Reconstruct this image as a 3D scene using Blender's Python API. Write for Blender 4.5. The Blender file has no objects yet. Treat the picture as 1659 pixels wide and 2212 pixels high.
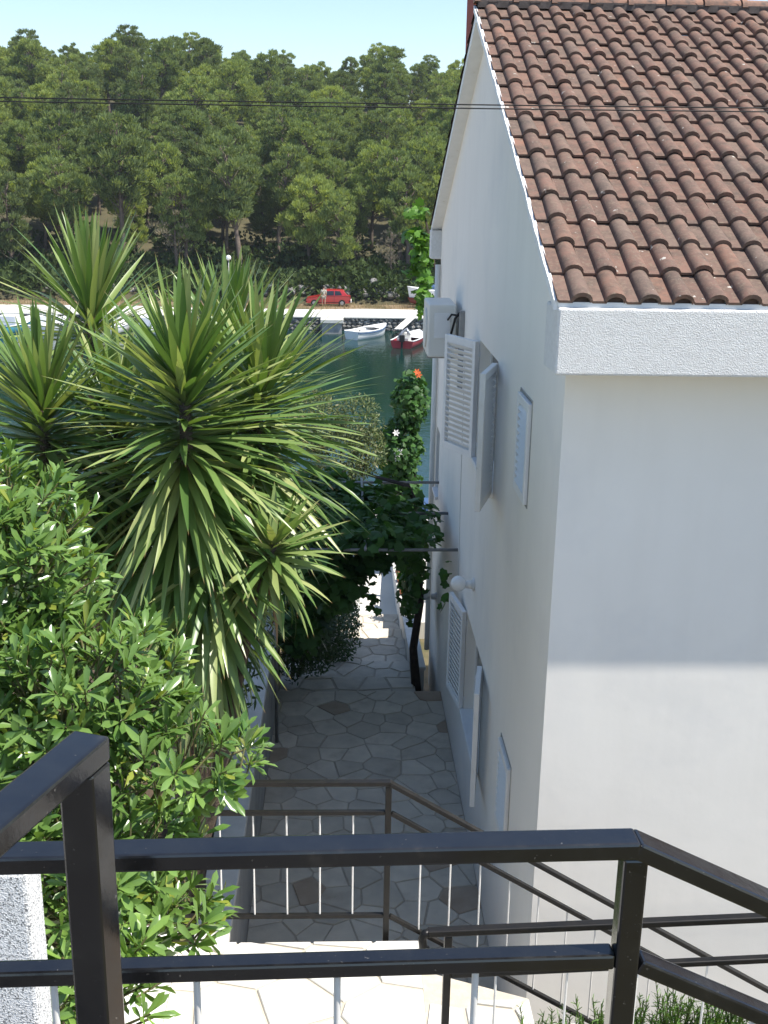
import bpy, bmesh, math, random
import numpy as np
from mathutils import Vector, Matrix
R = math.radians
random.seed(7)
rng = np.random.default_rng(11)
scene = bpy.context.scene
COL = scene.collection

# ------------------------------------------------------------------ camera, sky, sun, exposure
CAM = Vector((0, 0, 12.2))
pitch, yaw, roll = R(16.6), R(2.3), R(1.0)
fw = Vector((math.sin(yaw) * math.cos(pitch), math.cos(yaw) * math.cos(pitch), -math.sin(pitch)))
r0 = Vector((math.cos(yaw), -math.sin(yaw), 0))
u0 = r0.cross(fw)
rt = r0 * math.cos(roll) + u0 * math.sin(roll)
up = -r0 * math.sin(roll) + u0 * math.cos(roll)
cd = bpy.data.cameras.new('camera')
cam = bpy.data.objects.new('camera', cd)
COL.objects.link(cam)
m3 = Matrix((rt, up, -fw)).transposed()
cam.matrix_world = Matrix.Translation(CAM) @ m3.to_4x4()
cd.sensor_fit = 'HORIZONTAL'
cd.sensor_width = 36
cd.lens = 2428 / 1659 * 36
cd.clip_start = 0.05
cd.clip_end = 3000
scene.camera = cam

TO_SUN = Vector((0.50, -0.19, 1.0)).normalized()
elev = math.asin(TO_SUN.z)
azim = math.atan2(TO_SUN.x, TO_SUN.y)            # clockwise from +Y
world = bpy.data.worlds.new('World')
scene.world = world
world.use_nodes = True
nt = world.node_tree
bg = nt.nodes['Background']
sky = nt.nodes.new('ShaderNodeTexSky')
sky.sky_type = 'NISHITA'
sky.sun_disc = False
sky.sun_elevation = elev
sky.sun_rotation = azim
sky.altitude = 10
sky.air_density = 1.0
sky.dust_density = 0.5
sky.ozone_density = 2.0
nt.links.new(sky.outputs[0], bg.inputs[0])
bg.inputs[1].default_value = 0.135
sd = bpy.data.lights.new('sun', 'SUN')
sd.energy = 5.0
sd.angle = R(0.53)
sd.color = (1.0, 0.95, 0.87)
sun = bpy.data.objects.new('sun', sd)
COL.objects.link(sun)
sun.rotation_euler = (-TO_SUN).to_track_quat('-Z', 'Y').to_euler()
sun.location = (20, -10, 60)
vs = scene.view_settings
vs.view_transform = 'Standard'
vs.look = 'None'
vs.exposure = 0.66
vs.gamma = 1.0
vs.use_curve_mapping = False
scene.render.resolution_x = 768
scene.render.resolution_y = 1024
scene.cycles.max_bounces = 8
scene.cycles.transparent_max_bounces = 8

# ------------------------------------------------------------------ materials
def nodes(name):
    m = bpy.data.materials.new(name)
    m.use_nodes = True
    t = m.node_tree
    b = t.nodes['Principled BSDF']
    return m, t, b

def N(t, kind, **kw):
    n = t.nodes.new(kind)
    for k, v in kw.items():
        setattr(n, k, v)
    return n

def ramp(t, stops):
    r = N(t, 'ShaderNodeValToRGB')
    e = r.color_ramp.elements
    while len(e) < len(stops):
        e.new(0.5)
    for el, (p, c) in zip(e, stops):
        el.position = p
        el.color = (*c, 1) if len(c) == 3 else c
    return r

def noise(t, scale, detail=5, rough=0.55, coord='Object', vec=None, dist=0.0):
    n = N(t, 'ShaderNodeTexNoise')
    n.inputs['Scale'].default_value = scale
    n.inputs['Detail'].default_value = detail
    n.inputs['Roughness'].default_value = rough
    n.inputs['Distortion'].default_value = dist
    if vec is None:
        tc = N(t, 'ShaderNodeTexCoord')
        vec = tc.outputs[coord]
    t.links.new(vec, n.inputs['Vector'])
    return n

def mixc(t, a, b, fac, mode='MIX'):
    mx = N(t, 'ShaderNodeMix', data_type='RGBA', blend_type=mode)
    for sock, v in ((6, a), (7, b)):
        if hasattr(v, 'is_linked') or hasattr(v, 'links'):
            t.links.new(v, mx.inputs[sock])
        else:
            mx.inputs[sock].default_value = (*v, 1)
    if hasattr(fac, 'links'):
        t.links.new(fac, mx.inputs[0])
    else:
        mx.inputs[0].default_value = fac
    return mx.outputs[2]

def bump(t, b, h, strength=0.3, dist=0.02):
    n = N(t, 'ShaderNodeBump')
    n.inputs['Strength'].default_value = strength
    n.inputs['Distance'].default_value = dist
    t.links.new(h, n.inputs['Height'])
    t.links.new(n.outputs[0], b.inputs['Normal'])

def mat(name, c1, c2=None, scale=6.0, rough=0.7, bstr=0.0, bscale=40, bdist=0.01, spec=0.3, metal=0.0,
        objvar=0.0, stain=None, stain_scale=1.2, stain_lo=0.55, stain_hi=0.75, coord='Object', coat=0):
    m, t, b = nodes(name)
    c2 = c2 or tuple(x * 0.8 for x in c1)
    n = noise(t, scale, coord=coord)
    r = ramp(t, [(0.3, c1), (0.7, c2)])
    t.links.new(n.outputs[0], r.inputs[0])
    col = r.outputs[0]
    if stain:
        n2 = noise(t, stain_scale, 6, 0.65, coord=coord)
        r2 = ramp(t, [(stain_lo, (0, 0, 0)), (stain_hi, (1, 1, 1))])
        t.links.new(n2.outputs[0], r2.inputs[0])
        col = mixc(t, col, stain, r2.outputs[0])
    if objvar:
        oi = N(t, 'ShaderNodeObjectInfo')
        r3 = ramp(t, [(0, (1 - objvar,) * 3), (1, (1 + objvar,) * 3)])
        t.links.new(oi.outputs['Random'], r3.inputs[0])
        col = mixc(t, col, r3.outputs[0], 1.0, 'MULTIPLY')
    t.links.new(col, b.inputs['Base Color'])
    b.inputs['Roughness'].default_value = rough
    b.inputs['Specular IOR Level'].default_value = spec
    b.inputs['Metallic'].default_value = metal
    b.inputs['Coat Weight'].default_value = coat
    if bstr:
        n4 = noise(t, bscale, 4, 0.6, coord=coord)
        bump(t, b, n4.outputs[0], bstr, bdist)
    return m

def leafmat(name, c1, c2, var=0.25, trans=0.3, rough=0.4, spec=0.4, scale=3.0, edge=None, dead=None):
    """leaf: two-tone noise + a per-object and per-island tint, light passing through"""
    m, t, b = nodes(name)
    oi = N(t, 'ShaderNodeObjectInfo')
    geo = N(t, 'ShaderNodeNewGeometry')
    n = noise(t, scale, 3)
    add = N(t, 'ShaderNodeMath', operation='ADD')
    mul = N(t, 'ShaderNodeMath', operation='MULTIPLY')
    t.links.new(geo.outputs['Random Per Island'], mul.inputs[0])
    mul.inputs[1].default_value = 0.8
    t.links.new(n.outputs[0], add.inputs[0])
    t.links.new(mul.outputs[0], add.inputs[1])
    r = ramp(t, [(0.45, c1), (1.05, c2)])
    t.links.new(add.outputs[0], r.inputs[0])
    col = r.outputs[0]
    r3 = ramp(t, [(0, (1 - var, 1 - var, 1 - var * 0.7)), (0.5, (1, 1, 1)), (1, (1 + var * 1.3, 1 + var, 1 + var * 0.3))])
    t.links.new(oi.outputs['Random'], r3.inputs[0])
    col = mixc(t, col, r3.outputs[0], 1.0, 'MULTIPLY')
    if dead:
        r4 = ramp(t, [(0.93, (0, 0, 0)), (0.96, (1, 1, 1))])
        t.links.new(geo.outputs['Random Per Island'], r4.inputs[0])
        col = mixc(t, col, dead, r4.outputs[0])
    t.links.new(col, b.inputs['Base Color'])
    b.inputs['Roughness'].default_value = rough
    b.inputs['Specular IOR Level'].default_value = spec
    tr = N(t, 'ShaderNodeBsdfTranslucent')
    tcol = mixc(t, col, (1.25, 1.2, 0.5), 1.0, 'MULTIPLY')
    t.links.new(tcol, tr.inputs[0])
    mx = N(t, 'ShaderNodeMixShader')
    mx.inputs[0].default_value = trans
    t.links.new(b.outputs[0], mx.inputs[1])
    t.links.new(tr.outputs[0], mx.inputs[2])
    t.links.new(mx.outputs[0], t.nodes['Material Output'].inputs[0])
    return m

M = {}
M['wall'] = mat('white_plaster', (0.85, 0.815, 0.755), (0.82, 0.785, 0.725), 1.3, 0.85, 0.14, 3.2, 0.02, 0.15,
                stain=(0.72, 0.70, 0.67), stain_scale=0.7, stain_lo=0.52, stain_hi=0.85, coord='Object')
def streaks(m, amount=0.10):
    t = m.node_tree
    b = t.nodes['Principled BSDF']
    src = b.inputs['Base Color'].links[0].from_socket
    g_ = N(t, 'ShaderNodeNewGeometry')
    mp = N(t, 'ShaderNodeMapping')
    mp.inputs['Scale'].default_value = (2.4, 2.4, 0.22)
    t.links.new(g_.outputs['Position'], mp.inputs[0])
    n = noise(t, 1.6, 7, 0.68, vec=mp.outputs[0])
    r = ramp(t, [(0.46, (1, 1, 1)), (0.80, (1 - amount, 1 - amount * 1.05, 1 - amount * 1.15))])
    t.links.new(n.outputs[0], r.inputs[0])
    c = mixc(t, src, r.outputs[0], 1.0, 'MULTIPLY')
    n2 = noise(t, 26, 5, 0.75, vec=g_.outputs['Position'])
    r2 = ramp(t, [(0.68, (1, 1, 1)), (0.76, (0.94, 0.93, 0.92))])
    t.links.new(n2.outputs[0], r2.inputs[0])
    c = mixc(t, c, r2.outputs[0], 1.0, 'MULTIPLY')
    t.links.new(c, b.inputs['Base Color'])
streaks(M['wall'], 0.045)
M['stucco'] = mat('rough_white_stucco', (0.80, 0.80, 0.78), (0.72, 0.71, 0.69), 30, 0.9, 1.0, 110, 0.012, 0.1)
M['trim'] = mat('white_paint', (0.80, 0.80, 0.79), (0.74, 0.74, 0.73), 9, 0.5, 0.15, 60, 0.003, 0.4,
                stain=(0.55, 0.52, 0.45), stain_scale=9, stain_lo=0.66, stain_hi=0.8)
M['plastic'] = mat('pale_plastic', (0.74, 0.73, 0.68), (0.68, 0.67, 0.62), 4, 0.45)
M['dark'] = mat('dark_gap', (0.02, 0.02, 0.022), None, 5, 0.6)
M['glassdark'] = mat('window_glass', (0.02, 0.025, 0.03), None, 3, 0.06, spec=0.6)
M['globe'] = mat('opal_glass', (0.85, 0.85, 0.84), (0.80, 0.80, 0.79), 3, 0.25, spec=0.5)
M['concrete'] = mat('grey_concrete', (0.40, 0.39, 0.37), (0.28, 0.275, 0.265), 3, 0.9, 0.5, 30, 0.01,
                    stain=(0.20, 0.20, 0.20), stain_scale=2.2)
M['coping'] = mat('pale_concrete', (0.62, 0.60, 0.56), (0.50, 0.485, 0.45), 5, 0.9, 0.4, 40, 0.008)
M['chimney'] = mat('chimney_brick', (0.30, 0.075, 0.05), (0.22, 0.06, 0.045), 9, 0.85, 0.3, 30, 0.01)
M['mortar'] = mat('mortar', (0.55, 0.49, 0.40), (0.44, 0.39, 0.31), 14, 0.95, 0.5, 60, 0.005)
M['mortar_alley'] = mat('grey_mortar', (0.48, 0.42, 0.345), (0.40, 0.35, 0.285), 14, 0.95, 0.5, 60, 0.005)
M['plug'] = mat('brown_mortar', (0.15, 0.10, 0.08), (0.09, 0.065, 0.055), 20, 0.95, 0.6, 60, 0.01)
M['mortar_dark'] = mat('dark_mortar', (0.13, 0.11, 0.10), (0.07, 0.06, 0.055), 14, 0.95, 0.5, 60, 0.005)
M['flag'] = mat('pale_flagstone', (0.64, 0.575, 0.475), (0.50, 0.45, 0.375), 4, 0.8, 0.4, 22, 0.006, 0.25, objvar=0.14,
                stain=(0.42, 0.36, 0.29), stain_scale=2.5, stain_lo=0.56, stain_hi=0.74)
M['flag_white'] = mat('white_flagstone', (0.64, 0.62, 0.57), (0.54, 0.52, 0.47), 4, 0.75, 0.35, 22, 0.005, 0.25, objvar=0.10,
                      stain=(0.46, 0.41, 0.33), stain_scale=3.5, stain_lo=0.60, stain_hi=0.78)
M['dimmed_paving'] = mat('dimmed_paving', (0.10, 0.095, 0.09), (0.07, 0.066, 0.062), 6, 0.9, 0.4, 30, 0.01)  # unseen landing floor, darkened so the rails reflect less of it
M['flag_brown'] = mat('brown_flagstone', (0.44, 0.35, 0.265), (0.36, 0.275, 0.20), 5, 0.8, 0.4, 22, 0.006)
M['quay'] = mat('pale_quay_concrete', (0.66, 0.64, 0.58), (0.55, 0.53, 0.48), 0.6, 0.9, 0.3, 8, 0.02)  # one pale tone for road, quays and pier deck
M['earth'] = mat('dry_earth', (0.30, 0.22, 0.14), (0.19, 0.135, 0.085), 0.5, 0.95, 0.6, 6, 0.05,
                 stain=(0.09, 0.085, 0.04), stain_scale=0.25, stain_lo=0.48, stain_hi=0.62)
M['litter_dim_ground'] = mat('pine_litter_dim_ground', (0.10, 0.085, 0.045), (0.055, 0.055, 0.028), 0.6, 0.95, 0.6, 5, 0.06)
M['soil'] = mat('garden_soil', (0.12, 0.085, 0.055), (0.07, 0.05, 0.035), 6, 0.95, 0.6, 20, 0.03)
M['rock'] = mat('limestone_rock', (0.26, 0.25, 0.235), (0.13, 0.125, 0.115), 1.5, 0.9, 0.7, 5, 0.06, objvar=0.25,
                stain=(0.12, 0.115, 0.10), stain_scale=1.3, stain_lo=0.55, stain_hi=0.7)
M['seawall'] = mat('seawall_stone', (0.34, 0.325, 0.30), (0.20, 0.19, 0.175), 2.0, 0.9, 0.6, 6, 0.04, objvar=0.35,
                   stain=(0.07, 0.07, 0.06), stain_scale=1.5, stain_lo=0.5, stain_hi=0.7)
M['trunk'] = mat('pine_bark', (0.20, 0.155, 0.12), (0.11, 0.085, 0.07), 3, 0.95, 0.6, 8, 0.04, objvar=0.2)
M['yuccabark'] = mat('yucca_bark', (0.17, 0.13, 0.095), (0.08, 0.06, 0.045), 14, 0.95, 0.9, 45, 0.02)
M['vinebark'] = mat('vine_bark', (0.06, 0.045, 0.035), (0.03, 0.024, 0.02), 14, 0.95, 0.7, 40, 0.02)
M['twig'] = mat('green_twig', (0.16, 0.16, 0.06), (0.12, 0.10, 0.05), 14, 0.8)
M['pipe'] = mat('galvanised_pipe', (0.30, 0.30, 0.30), (0.20, 0.20, 0.20), 9, 0.45, metal=0.5)
M['wire'] = mat('black_cable', (0.012, 0.012, 0.012), None, 5, 0.6)
M['red'] = mat('red_car_paint', (0.42, 0.018, 0.018), (0.36, 0.015, 0.015), 1, 0.3, spec=0.5, coat=0.5)
M['tyre'] = mat('tyre_rubber', (0.02, 0.02, 0.02), None, 5, 0.8)
M['rim'] = mat('grey_rim', (0.45, 0.45, 0.46), None, 5, 0.35, metal=0.6)
M['boatwhite'] = mat('white_boat_paint', (0.82, 0.82, 0.80), (0.74, 0.74, 0.73), 1.2, 0.4)
M['boatred'] = mat('red_boat_paint', (0.42, 0.05, 0.06), (0.36, 0.045, 0.05), 1.2, 0.35)
M['boatblue'] = mat('blue_canvas', (0.05, 0.10, 0.20), (0.035, 0.07, 0.15), 3, 0.8)
M['boatturq'] = mat('turquoise_boat_paint', (0.10, 0.38, 0.48), (0.08, 0.32, 0.42), 1.2, 0.4)
M['hullred'] = mat('antifouling_paint', (0.22, 0.055, 0.04), (0.17, 0.045, 0.035), 1.2, 0.8)
M['wood'] = mat('grey_wood', (0.42, 0.39, 0.34), (0.32, 0.29, 0.25), 3, 0.85)
M['skin'] = mat('skin', (0.52, 0.33, 0.23), (0.46, 0.28, 0.2), 6, 0.55)
M['shirt'] = mat('beige_cloth', (0.42, 0.39, 0.33), (0.36, 0.33, 0.28), 6, 0.9)
M['shorts'] = mat('stone_cloth', (0.36, 0.33, 0.27), (0.3, 0.27, 0.22), 6, 0.9)
M['hair'] = mat('dark_hair', (0.03, 0.022, 0.016), None, 9, 0.6)
M['terracotta'] = mat('terracotta_pot', (0.42, 0.17, 0.09), (0.36, 0.14, 0.075), 9, 0.85)
M['petal_white'] = mat('white_petal', (0.8, 0.78, 0.74), None, 9, 0.7)
M['petal_orange'] = mat('orange_petal', (0.75, 0.16, 0.05), None, 9, 0.6)

def speckle_mat():
    m, t, b = nodes('speckled_terrazzo')
    tc = N(t, 'ShaderNodeTexCoord')
    v = N(t, 'ShaderNodeTexVoronoi')
    v.inputs['Scale'].default_value = 260
    t.links.new(tc.outputs['Object'], v.inputs['Vector'])
    sx = N(t, 'ShaderNodeSeparateColor')
    t.links.new(v.outputs['Color'], sx.inputs[0])
    r = ramp(t, [(0.0, (0.22, 0.22, 0.215)), (0.13, (0.48, 0.475, 0.46)), (0.30, (0.76, 0.75, 0.73)), (1, (0.80, 0.79, 0.77))])
    r.color_ramp.interpolation = 'CONSTANT'
    t.links.new(sx.outputs[0], r.inputs[0])
    t.links.new(r.outputs[0], b.inputs['Base Color'])
    b.inputs['Roughness'].default_value = 0.85
    bump(t, b, v.outputs['Distance'], 0.5, 0.004)
    return m
M['speckle'] = speckle_mat()

def tile_mat():
    m, t, b = nodes('weathered_roof_tile')
    oi = N(t, 'ShaderNodeObjectInfo')
    geo = N(t, 'ShaderNodeNewGeometry')
    rnd = N(t, 'ShaderNodeMath', operation='ADD')
    t.links.new(oi.outputs['Random'], rnd.inputs[0])
    t.links.new(geo.outputs['Random Per Island'], rnd.inputs[1])
    fr = N(t, 'ShaderNodeMath', operation='FRACT')
    t.links.new(rnd.outputs[0], fr.inputs[0])
    base = ramp(t, [(0, (0.150, 0.098, 0.080)), (0.3, (0.185, 0.112, 0.088)), (0.6, (0.205, 0.122, 0.094)),
                    (0.85, (0.170, 0.122, 0.100)), (1, (0.235, 0.128, 0.092))])
    t.links.new(fr.outputs[0], base.inputs[0])
    pos = geo.outputs['Position']
    n1 = noise(t, 9, 6, 0.65, vec=pos)
    r1 = ramp(t, [(0.40, (0, 0, 0)), (0.72, (1, 1, 1))])
    t.links.new(n1.outputs[0], r1.inputs[0])
    col = mixc(t, base.outputs[0], (0.095, 0.076, 0.064), r1.outputs[0])
    n2 = noise(t, 42, 4, 0.7, vec=pos)
    r2 = ramp(t, [(0.52, (0, 0, 0)), (0.64, (0.75, 0.75, 0.75))])
    t.links.new(n2.outputs[0], r2.inputs[0])
    col = mixc(t, col, (0.20, 0.155, 0.115), r2.outputs[0])
    n3 = noise(t, 14, 3, 0.5, vec=pos)
    r3 = ramp(t, [(0.70, (0, 0, 0)), (0.735, (1, 1, 1))])
    t.links.new(n3.outputs[0], r3.inputs[0])
    col = mixc(t, col, (0.46, 0.43, 0.38), r3.outputs[0])
    t.links.new(col, b.inputs['Base Color'])
    b.inputs['Roughness'].default_value = 0.92
    b.inputs['Specular IOR Level'].default_value = 0.15
    bump(t, b, n2.outputs[0], 0.4, 0.006)
    return m
M['tile'] = tile_mat()
M['ridge'] = mat('ridge_tile', (0.36, 0.20, 0.14), (0.24, 0.14, 0.10), 8, 0.9, 0.4, 40, 0.006, objvar=0.15,
                 stain=(0.12, 0.09, 0.075), stain_scale=6, stain_lo=0.52, stain_hi=0.7)

def black_mat():
    m, t, b = nodes('black_gloss_paint')
    n = noise(t, 16, 6, 0.7)
    r = ramp(t, [(0.35, (0.006, 0.006, 0.007)), (0.62, (0.010, 0.010, 0.010)), (0.78, (0.035, 0.030, 0.025))])
    t.links.new(n.outputs[0], r.inputs[0])
    n2 = noise(t, 120, 3, 0.6)
    r2 = ramp(t, [(0.69, (0, 0, 0)), (0.76, (0.7, 0.7, 0.7))])
    t.links.new(n2.outputs[0], r2.inputs[0])
    col = mixc(t, r.outputs[0], (0.16, 0.15, 0.13), r2.outputs[0])
    t.links.new(col, b.inputs['Base Color'])
    rr = ramp(t, [(0.3, (0.10,) * 3), (0.75, (0.26,) * 3)])
    t.links.new(n.outputs[0], rr.inputs[0])
    t.links.new(rr.outputs[0], b.inputs['Roughness'])
    b.inputs['Specular IOR Level'].default_value = 0.85
    n3 = noise(t, 38, 5, 0.6)
    bump(t, b, n3.outputs[0], 0.10, 0.003)
    return m
M['black'] = black_mat()
M['black_matt'] = mat('black_worn_paint', (0.010, 0.010, 0.010), (0.018, 0.016, 0.014), 20, 0.34, 0.1, 60, 0.002, spec=0.22)
M['rod'] = mat('white_rod_paint', (0.78, 0.76, 0.72), (0.68, 0.65, 0.60), 20, 0.5)

def water_mat():
    m, t, b = nodes('sea_water')
    b.inputs['Base Color'].default_value = (0.003, 0.026, 0.020, 1)
    b.inputs['Roughness'].default_value = 0.06
    b.inputs['IOR'].default_value = 1.33
    tc = N(t, 'ShaderNodeTexCoord')
    mp = N(t, 'ShaderNodeMapping')
    mp.inputs['Scale'].default_value = (1.0, 1.6, 1)
    t.links.new(tc.outputs['Object'], mp.inputs[0])
    n = noise(t, 1.3, 4, 0.6, vec=mp.outputs[0])
    bump(t, b, n.outputs[0], 0.22, 0.08)
    return m
M['water'] = water_mat()
M['pine'] = leafmat('pine_needles', (0.122, 0.172, 0.060), (0.255, 0.325, 0.120), 0.34, 0.40, 0.7, 0.15, 1.2)
M['pine_dry'] = leafmat('dry_needles', (0.16, 0.14, 0.10), (0.22, 0.20, 0.15), 0.2, 0.15, 0.8, 0.1, 1.2)
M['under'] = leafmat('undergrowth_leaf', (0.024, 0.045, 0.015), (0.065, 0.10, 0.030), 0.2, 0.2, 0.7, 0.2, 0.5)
M['pitto'] = leafmat('pittosporum_leaf', (0.085, 0.185, 0.036), (0.200, 0.330, 0.080), 0.22, 0.30, 0.24, 0.6, 6, dead=(0.28, 0.33, 0.06))
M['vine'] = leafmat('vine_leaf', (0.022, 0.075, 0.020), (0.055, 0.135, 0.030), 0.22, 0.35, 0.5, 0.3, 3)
M['vine_bright'] = leafmat('bright_vine_leaf', (0.055, 0.16, 0.022), (0.12, 0.26, 0.04), 0.2, 0.4, 0.45, 0.35, 3)  # brighter green than the other vine leaves
M['olean'] = leafmat('oleander_leaf', (0.050, 0.085, 0.025), (0.125, 0.155, 0.05), 0.2, 0.25, 0.5, 0.35, 3, dead=(0.22, 0.2, 0.1))
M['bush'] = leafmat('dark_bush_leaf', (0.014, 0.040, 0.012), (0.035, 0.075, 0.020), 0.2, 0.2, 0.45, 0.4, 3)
M['rosemary'] = leafmat('rosemary_leaf', (0.055, 0.125, 0.035), (0.12, 0.22, 0.06), 0.2, 0.25, 0.5, 0.3, 6)

def yucca_mat():
    m, t, b = nodes('yucca_leaf')
    tc = N(t, 'ShaderNodeTexCoord')
    sep = N(t, 'ShaderNodeSeparateXYZ')
    t.links.new(tc.outputs['UV'], sep.inputs[0])
    oi = N(t, 'ShaderNodeObjectInfo')
    base = ramp(t, [(0, (0.085, 0.165, 0.042)), (0.45, (0.155, 0.240, 0.066)), (0.8, (0.270, 0.340, 0.120)), (1, (0.37, 0.40, 0.17))])
    t.links.new(oi.outputs['Random'], base.inputs[0])
    n = noise(t, 60, 3, 0.5, vec=None, coord='UV')
    st = N(t, 'ShaderNodeTexWave')
    st.wave_type = 'BANDS'
    st.inputs['Scale'].default_value = 3.0
    st.inputs['Distortion'].default_value = 1.0
    t.links.new(tc.outputs['UV'], st.inputs['Vector'])
    r0_ = ramp(t, [(0, (0.88, 0.88, 0.88)), (1, (1.1, 1.1, 1.1))])
    t.links.new(st.outputs[0], r0_.inputs[0])
    col = mixc(t, base.outputs[0], r0_.outputs[0], 1.0, 'MULTIPLY')
    rt_ = ramp(t, [(0.93, (0, 0, 0)), (0.985, (1, 1, 1))])
    t.links.new(sep.outputs[1], rt_.inputs[0])
    col = mixc(t, col, (0.20, 0.11, 0.05), rt_.outputs[0])
    rb_ = ramp(t, [(0.0, (1, 1, 1)), (0.14, (0, 0, 0))])
    t.links.new(sep.outputs[1], rb_.inputs[0])
    col = mixc(t, col, (0.19, 0.22, 0.09), rb_.outputs[0])
    t.links.new(col, b.inputs['Base Color'])
    b.inputs['Roughness'].default_value = 0.34
    b.inputs['Specular IOR Level'].default_value = 0.5
    tr = N(t, 'ShaderNodeBsdfTranslucent')
    t.links.new(mixc(t, col, (1.2, 1.25, 0.5), 1.0, 'MULTIPLY'), tr.inputs[0])
    mx = N(t, 'ShaderNodeMixShader')
    mx.inputs[0].default_value = 0.24
    t.links.new(b.outputs[0], mx.inputs[1])
    t.links.new(tr.outputs[0], mx.inputs[2])
    t.links.new(mx.outputs[0], t.nodes['Material Output'].inputs[0])
    return m
M['yucca'] = yucca_mat()
M['yucca_dead'] = mat('dry_yucca_leaf', (0.26, 0.17, 0.09), (0.17, 0.11, 0.06), 9, 0.85, objvar=0.3)

# ------------------------------------------------------------------ geometry helpers
class MB:
    def __init__(s):
        s.v, s.f = [], []
    def add(s, vs, fs):
        o = len(s.v)
        s.v += [tuple(p) for p in vs]
        s.f += [tuple(i + o for i in f) for f in fs]
        return s
    def box(s, a, b):
        (x0, y0, z0), (x1, y1, z1) = a, b
        return s.add([(x0, y0, z0), (x1, y0, z0), (x1, y1, z0), (x0, y1, z0), (x0, y0, z1), (x1, y0, z1), (x1, y1, z1), (x0, y1, z1)],
                     [(3, 2, 1, 0), (4, 5, 6, 7), (0, 1, 5, 4), (1, 2, 6, 5), (2, 3, 7, 6), (3, 0, 4, 7)])
    def beam(s, p, q, w, h, upv=(0, 0, 1)):
        p, q = Vector(p), Vector(q)
        d = (q - p).normalized()
        if abs(d.dot(Vector(upv))) > 0.99:
            upv = (0, 1, 0)
        sx = d.cross(Vector(upv)).normalized()
        uz = sx.cross(d)
        vs = []
        for c in (p, q):
            for a, b in ((-1, -1), (1, -1), (1, 1), (-1, 1)):
                vs.append(c + sx * a * w / 2 + uz * b * h / 2)
        return s.add(vs, [(0, 1, 2, 3), (7, 6, 5, 4), (4, 5, 1, 0), (5, 6, 2, 1), (6, 7, 3, 2), (7, 4, 0, 3)])
    def tube(s, pts, rad, n=8, cap=True):
        pts = [Vector(p) for p in pts]
        if not isinstance(rad, (list, tuple)):
            rad = [rad] * len(pts)
        o = len(s.v)
        ref = None
        for i, p in enumerate(pts):
            d = (pts[min(i + 1, len(pts) - 1)] - pts[max(i - 1, 0)]).normalized()
            if ref is None:
                ref = d.orthogonal().normalized()
            ref = (ref - d * ref.dot(d)).normalized()
            b = d.cross(ref)
            for k in range(n):
                a = 2 * math.pi * k / n
                s.v.append(tuple(p + (ref * math.cos(a) + b * math.sin(a)) * rad[i]))
        for i in range(len(pts) - 1):
            for k in range(n):
                a, b_ = o + i * n + k, o + i * n + (k + 1) % n
                s.f.append((a, b_, b_ + n, a + n))
        if cap:
            s.f.append(tuple(o + k for k in range(n))[::-1])
            s.f.append(tuple(o + (len(pts) - 1) * n + k for k in range(n)))
        return s
    def sphere(s, c, r, nu=14, nv=9):
        c = Vector(c)
        if not isinstance(r, (tuple, list)):
            r = (r, r, r)
        o = len(s.v)
        for j in range(1, nv):
            t = math.pi * j / nv
            for i in range(nu):
                a = 2 * math.pi * i / nu
                s.v.append((c.x + r[0] * math.sin(t) * math.cos(a), c.y + r[1] * math.sin(t) * math.sin(a), c.z + r[2] * math.cos(t)))
        top, bot = len(s.v), len(s.v) + 1
        s.v += [(c.x, c.y, c.z + r[2]), (c.x, c.y, c.z - r[2])]
        for j in range(nv - 2):
            for i in range(nu):
                a, b = o + j * nu + i, o + j * nu + (i + 1) % nu
                s.f.append((a, a + nu, b + nu, b))
        for i in range(nu):
            s.f.append((top, o + i, o + (i + 1) % nu))
            s.f.append((bot, o + (nv - 2) * nu + (i + 1) % nu, o + (nv - 2) * nu + i))
        return s
    def mesh(s, name, smooth=False, shift=(0, 0, 0)):
        me = bpy.data.meshes.new(name)
        sh = shift
        me.from_pydata([(p[0] - sh[0], p[1] - sh[1], p[2] - sh[2]) for p in s.v], [], s.f)
        if smooth:
            me.polygons.foreach_set('use_smooth', [True] * len(me.polygons))
        me.update()
        return me

ORG = {}
def tag(o, label=None, cat=None, group=None, kind=None):
    if label: o['label'] = label
    if cat: o['category'] = cat
    if group: o['group'] = group
    if kind: o['kind'] = kind
    return o

def thing(name, loc, label, cat, group=None):
    o = bpy.data.objects.new(name, None)
    COL.objects.link(o)
    o.location = loc
    o.empty_display_size = 0.2
    ORG[o] = tuple(loc)
    return tag(o, label, cat, group)

def fix(me):
    bm = bmesh.new()
    bm.from_mesh(me)
    bmesh.ops.recalc_face_normals(bm, faces=bm.faces)
    bm.to_mesh(me)
    bm.free()

def build(name, mb, m, parent=None, smooth=False, bevel=0, recalc=True, kind=None):
    """mb holds world coordinates; under a parent they are shifted to the thing's origin"""
    sh = ORG[parent] if parent is not None else (0, 0, 0)
    me = mb.mesh(name, smooth, sh)
    if recalc:
        fix(me)
    me.materials.append(M[m] if isinstance(m, str) else m)
    o = bpy.data.objects.new(name, me)
    COL.objects.link(o)
    if parent is not None:
        o.parent = parent
    ORG[o] = sh
    if bevel:
        md = o.modifiers.new('bevel', 'BEVEL')
        md.width = bevel
        md.segments = 2
        md.limit_method = 'ANGLE'
        md.angle_limit = R(40)
    if kind:
        o['kind'] = kind
    return o

def linked(name, me, parent=None, matrix=None):
    o = bpy.data.objects.new(name, me)
    COL.objects.link(o)
    if parent is not None:
        o.parent = parent
    if matrix is not None:
        o.matrix_local = matrix
    ORG[o] = ORG.get(parent, (0, 0, 0))
    return o

def structure(name, mb, m, smooth=False, bevel=0):
    return tag(build(name, mb, m, None, smooth, bevel), kind='structure')

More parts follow.
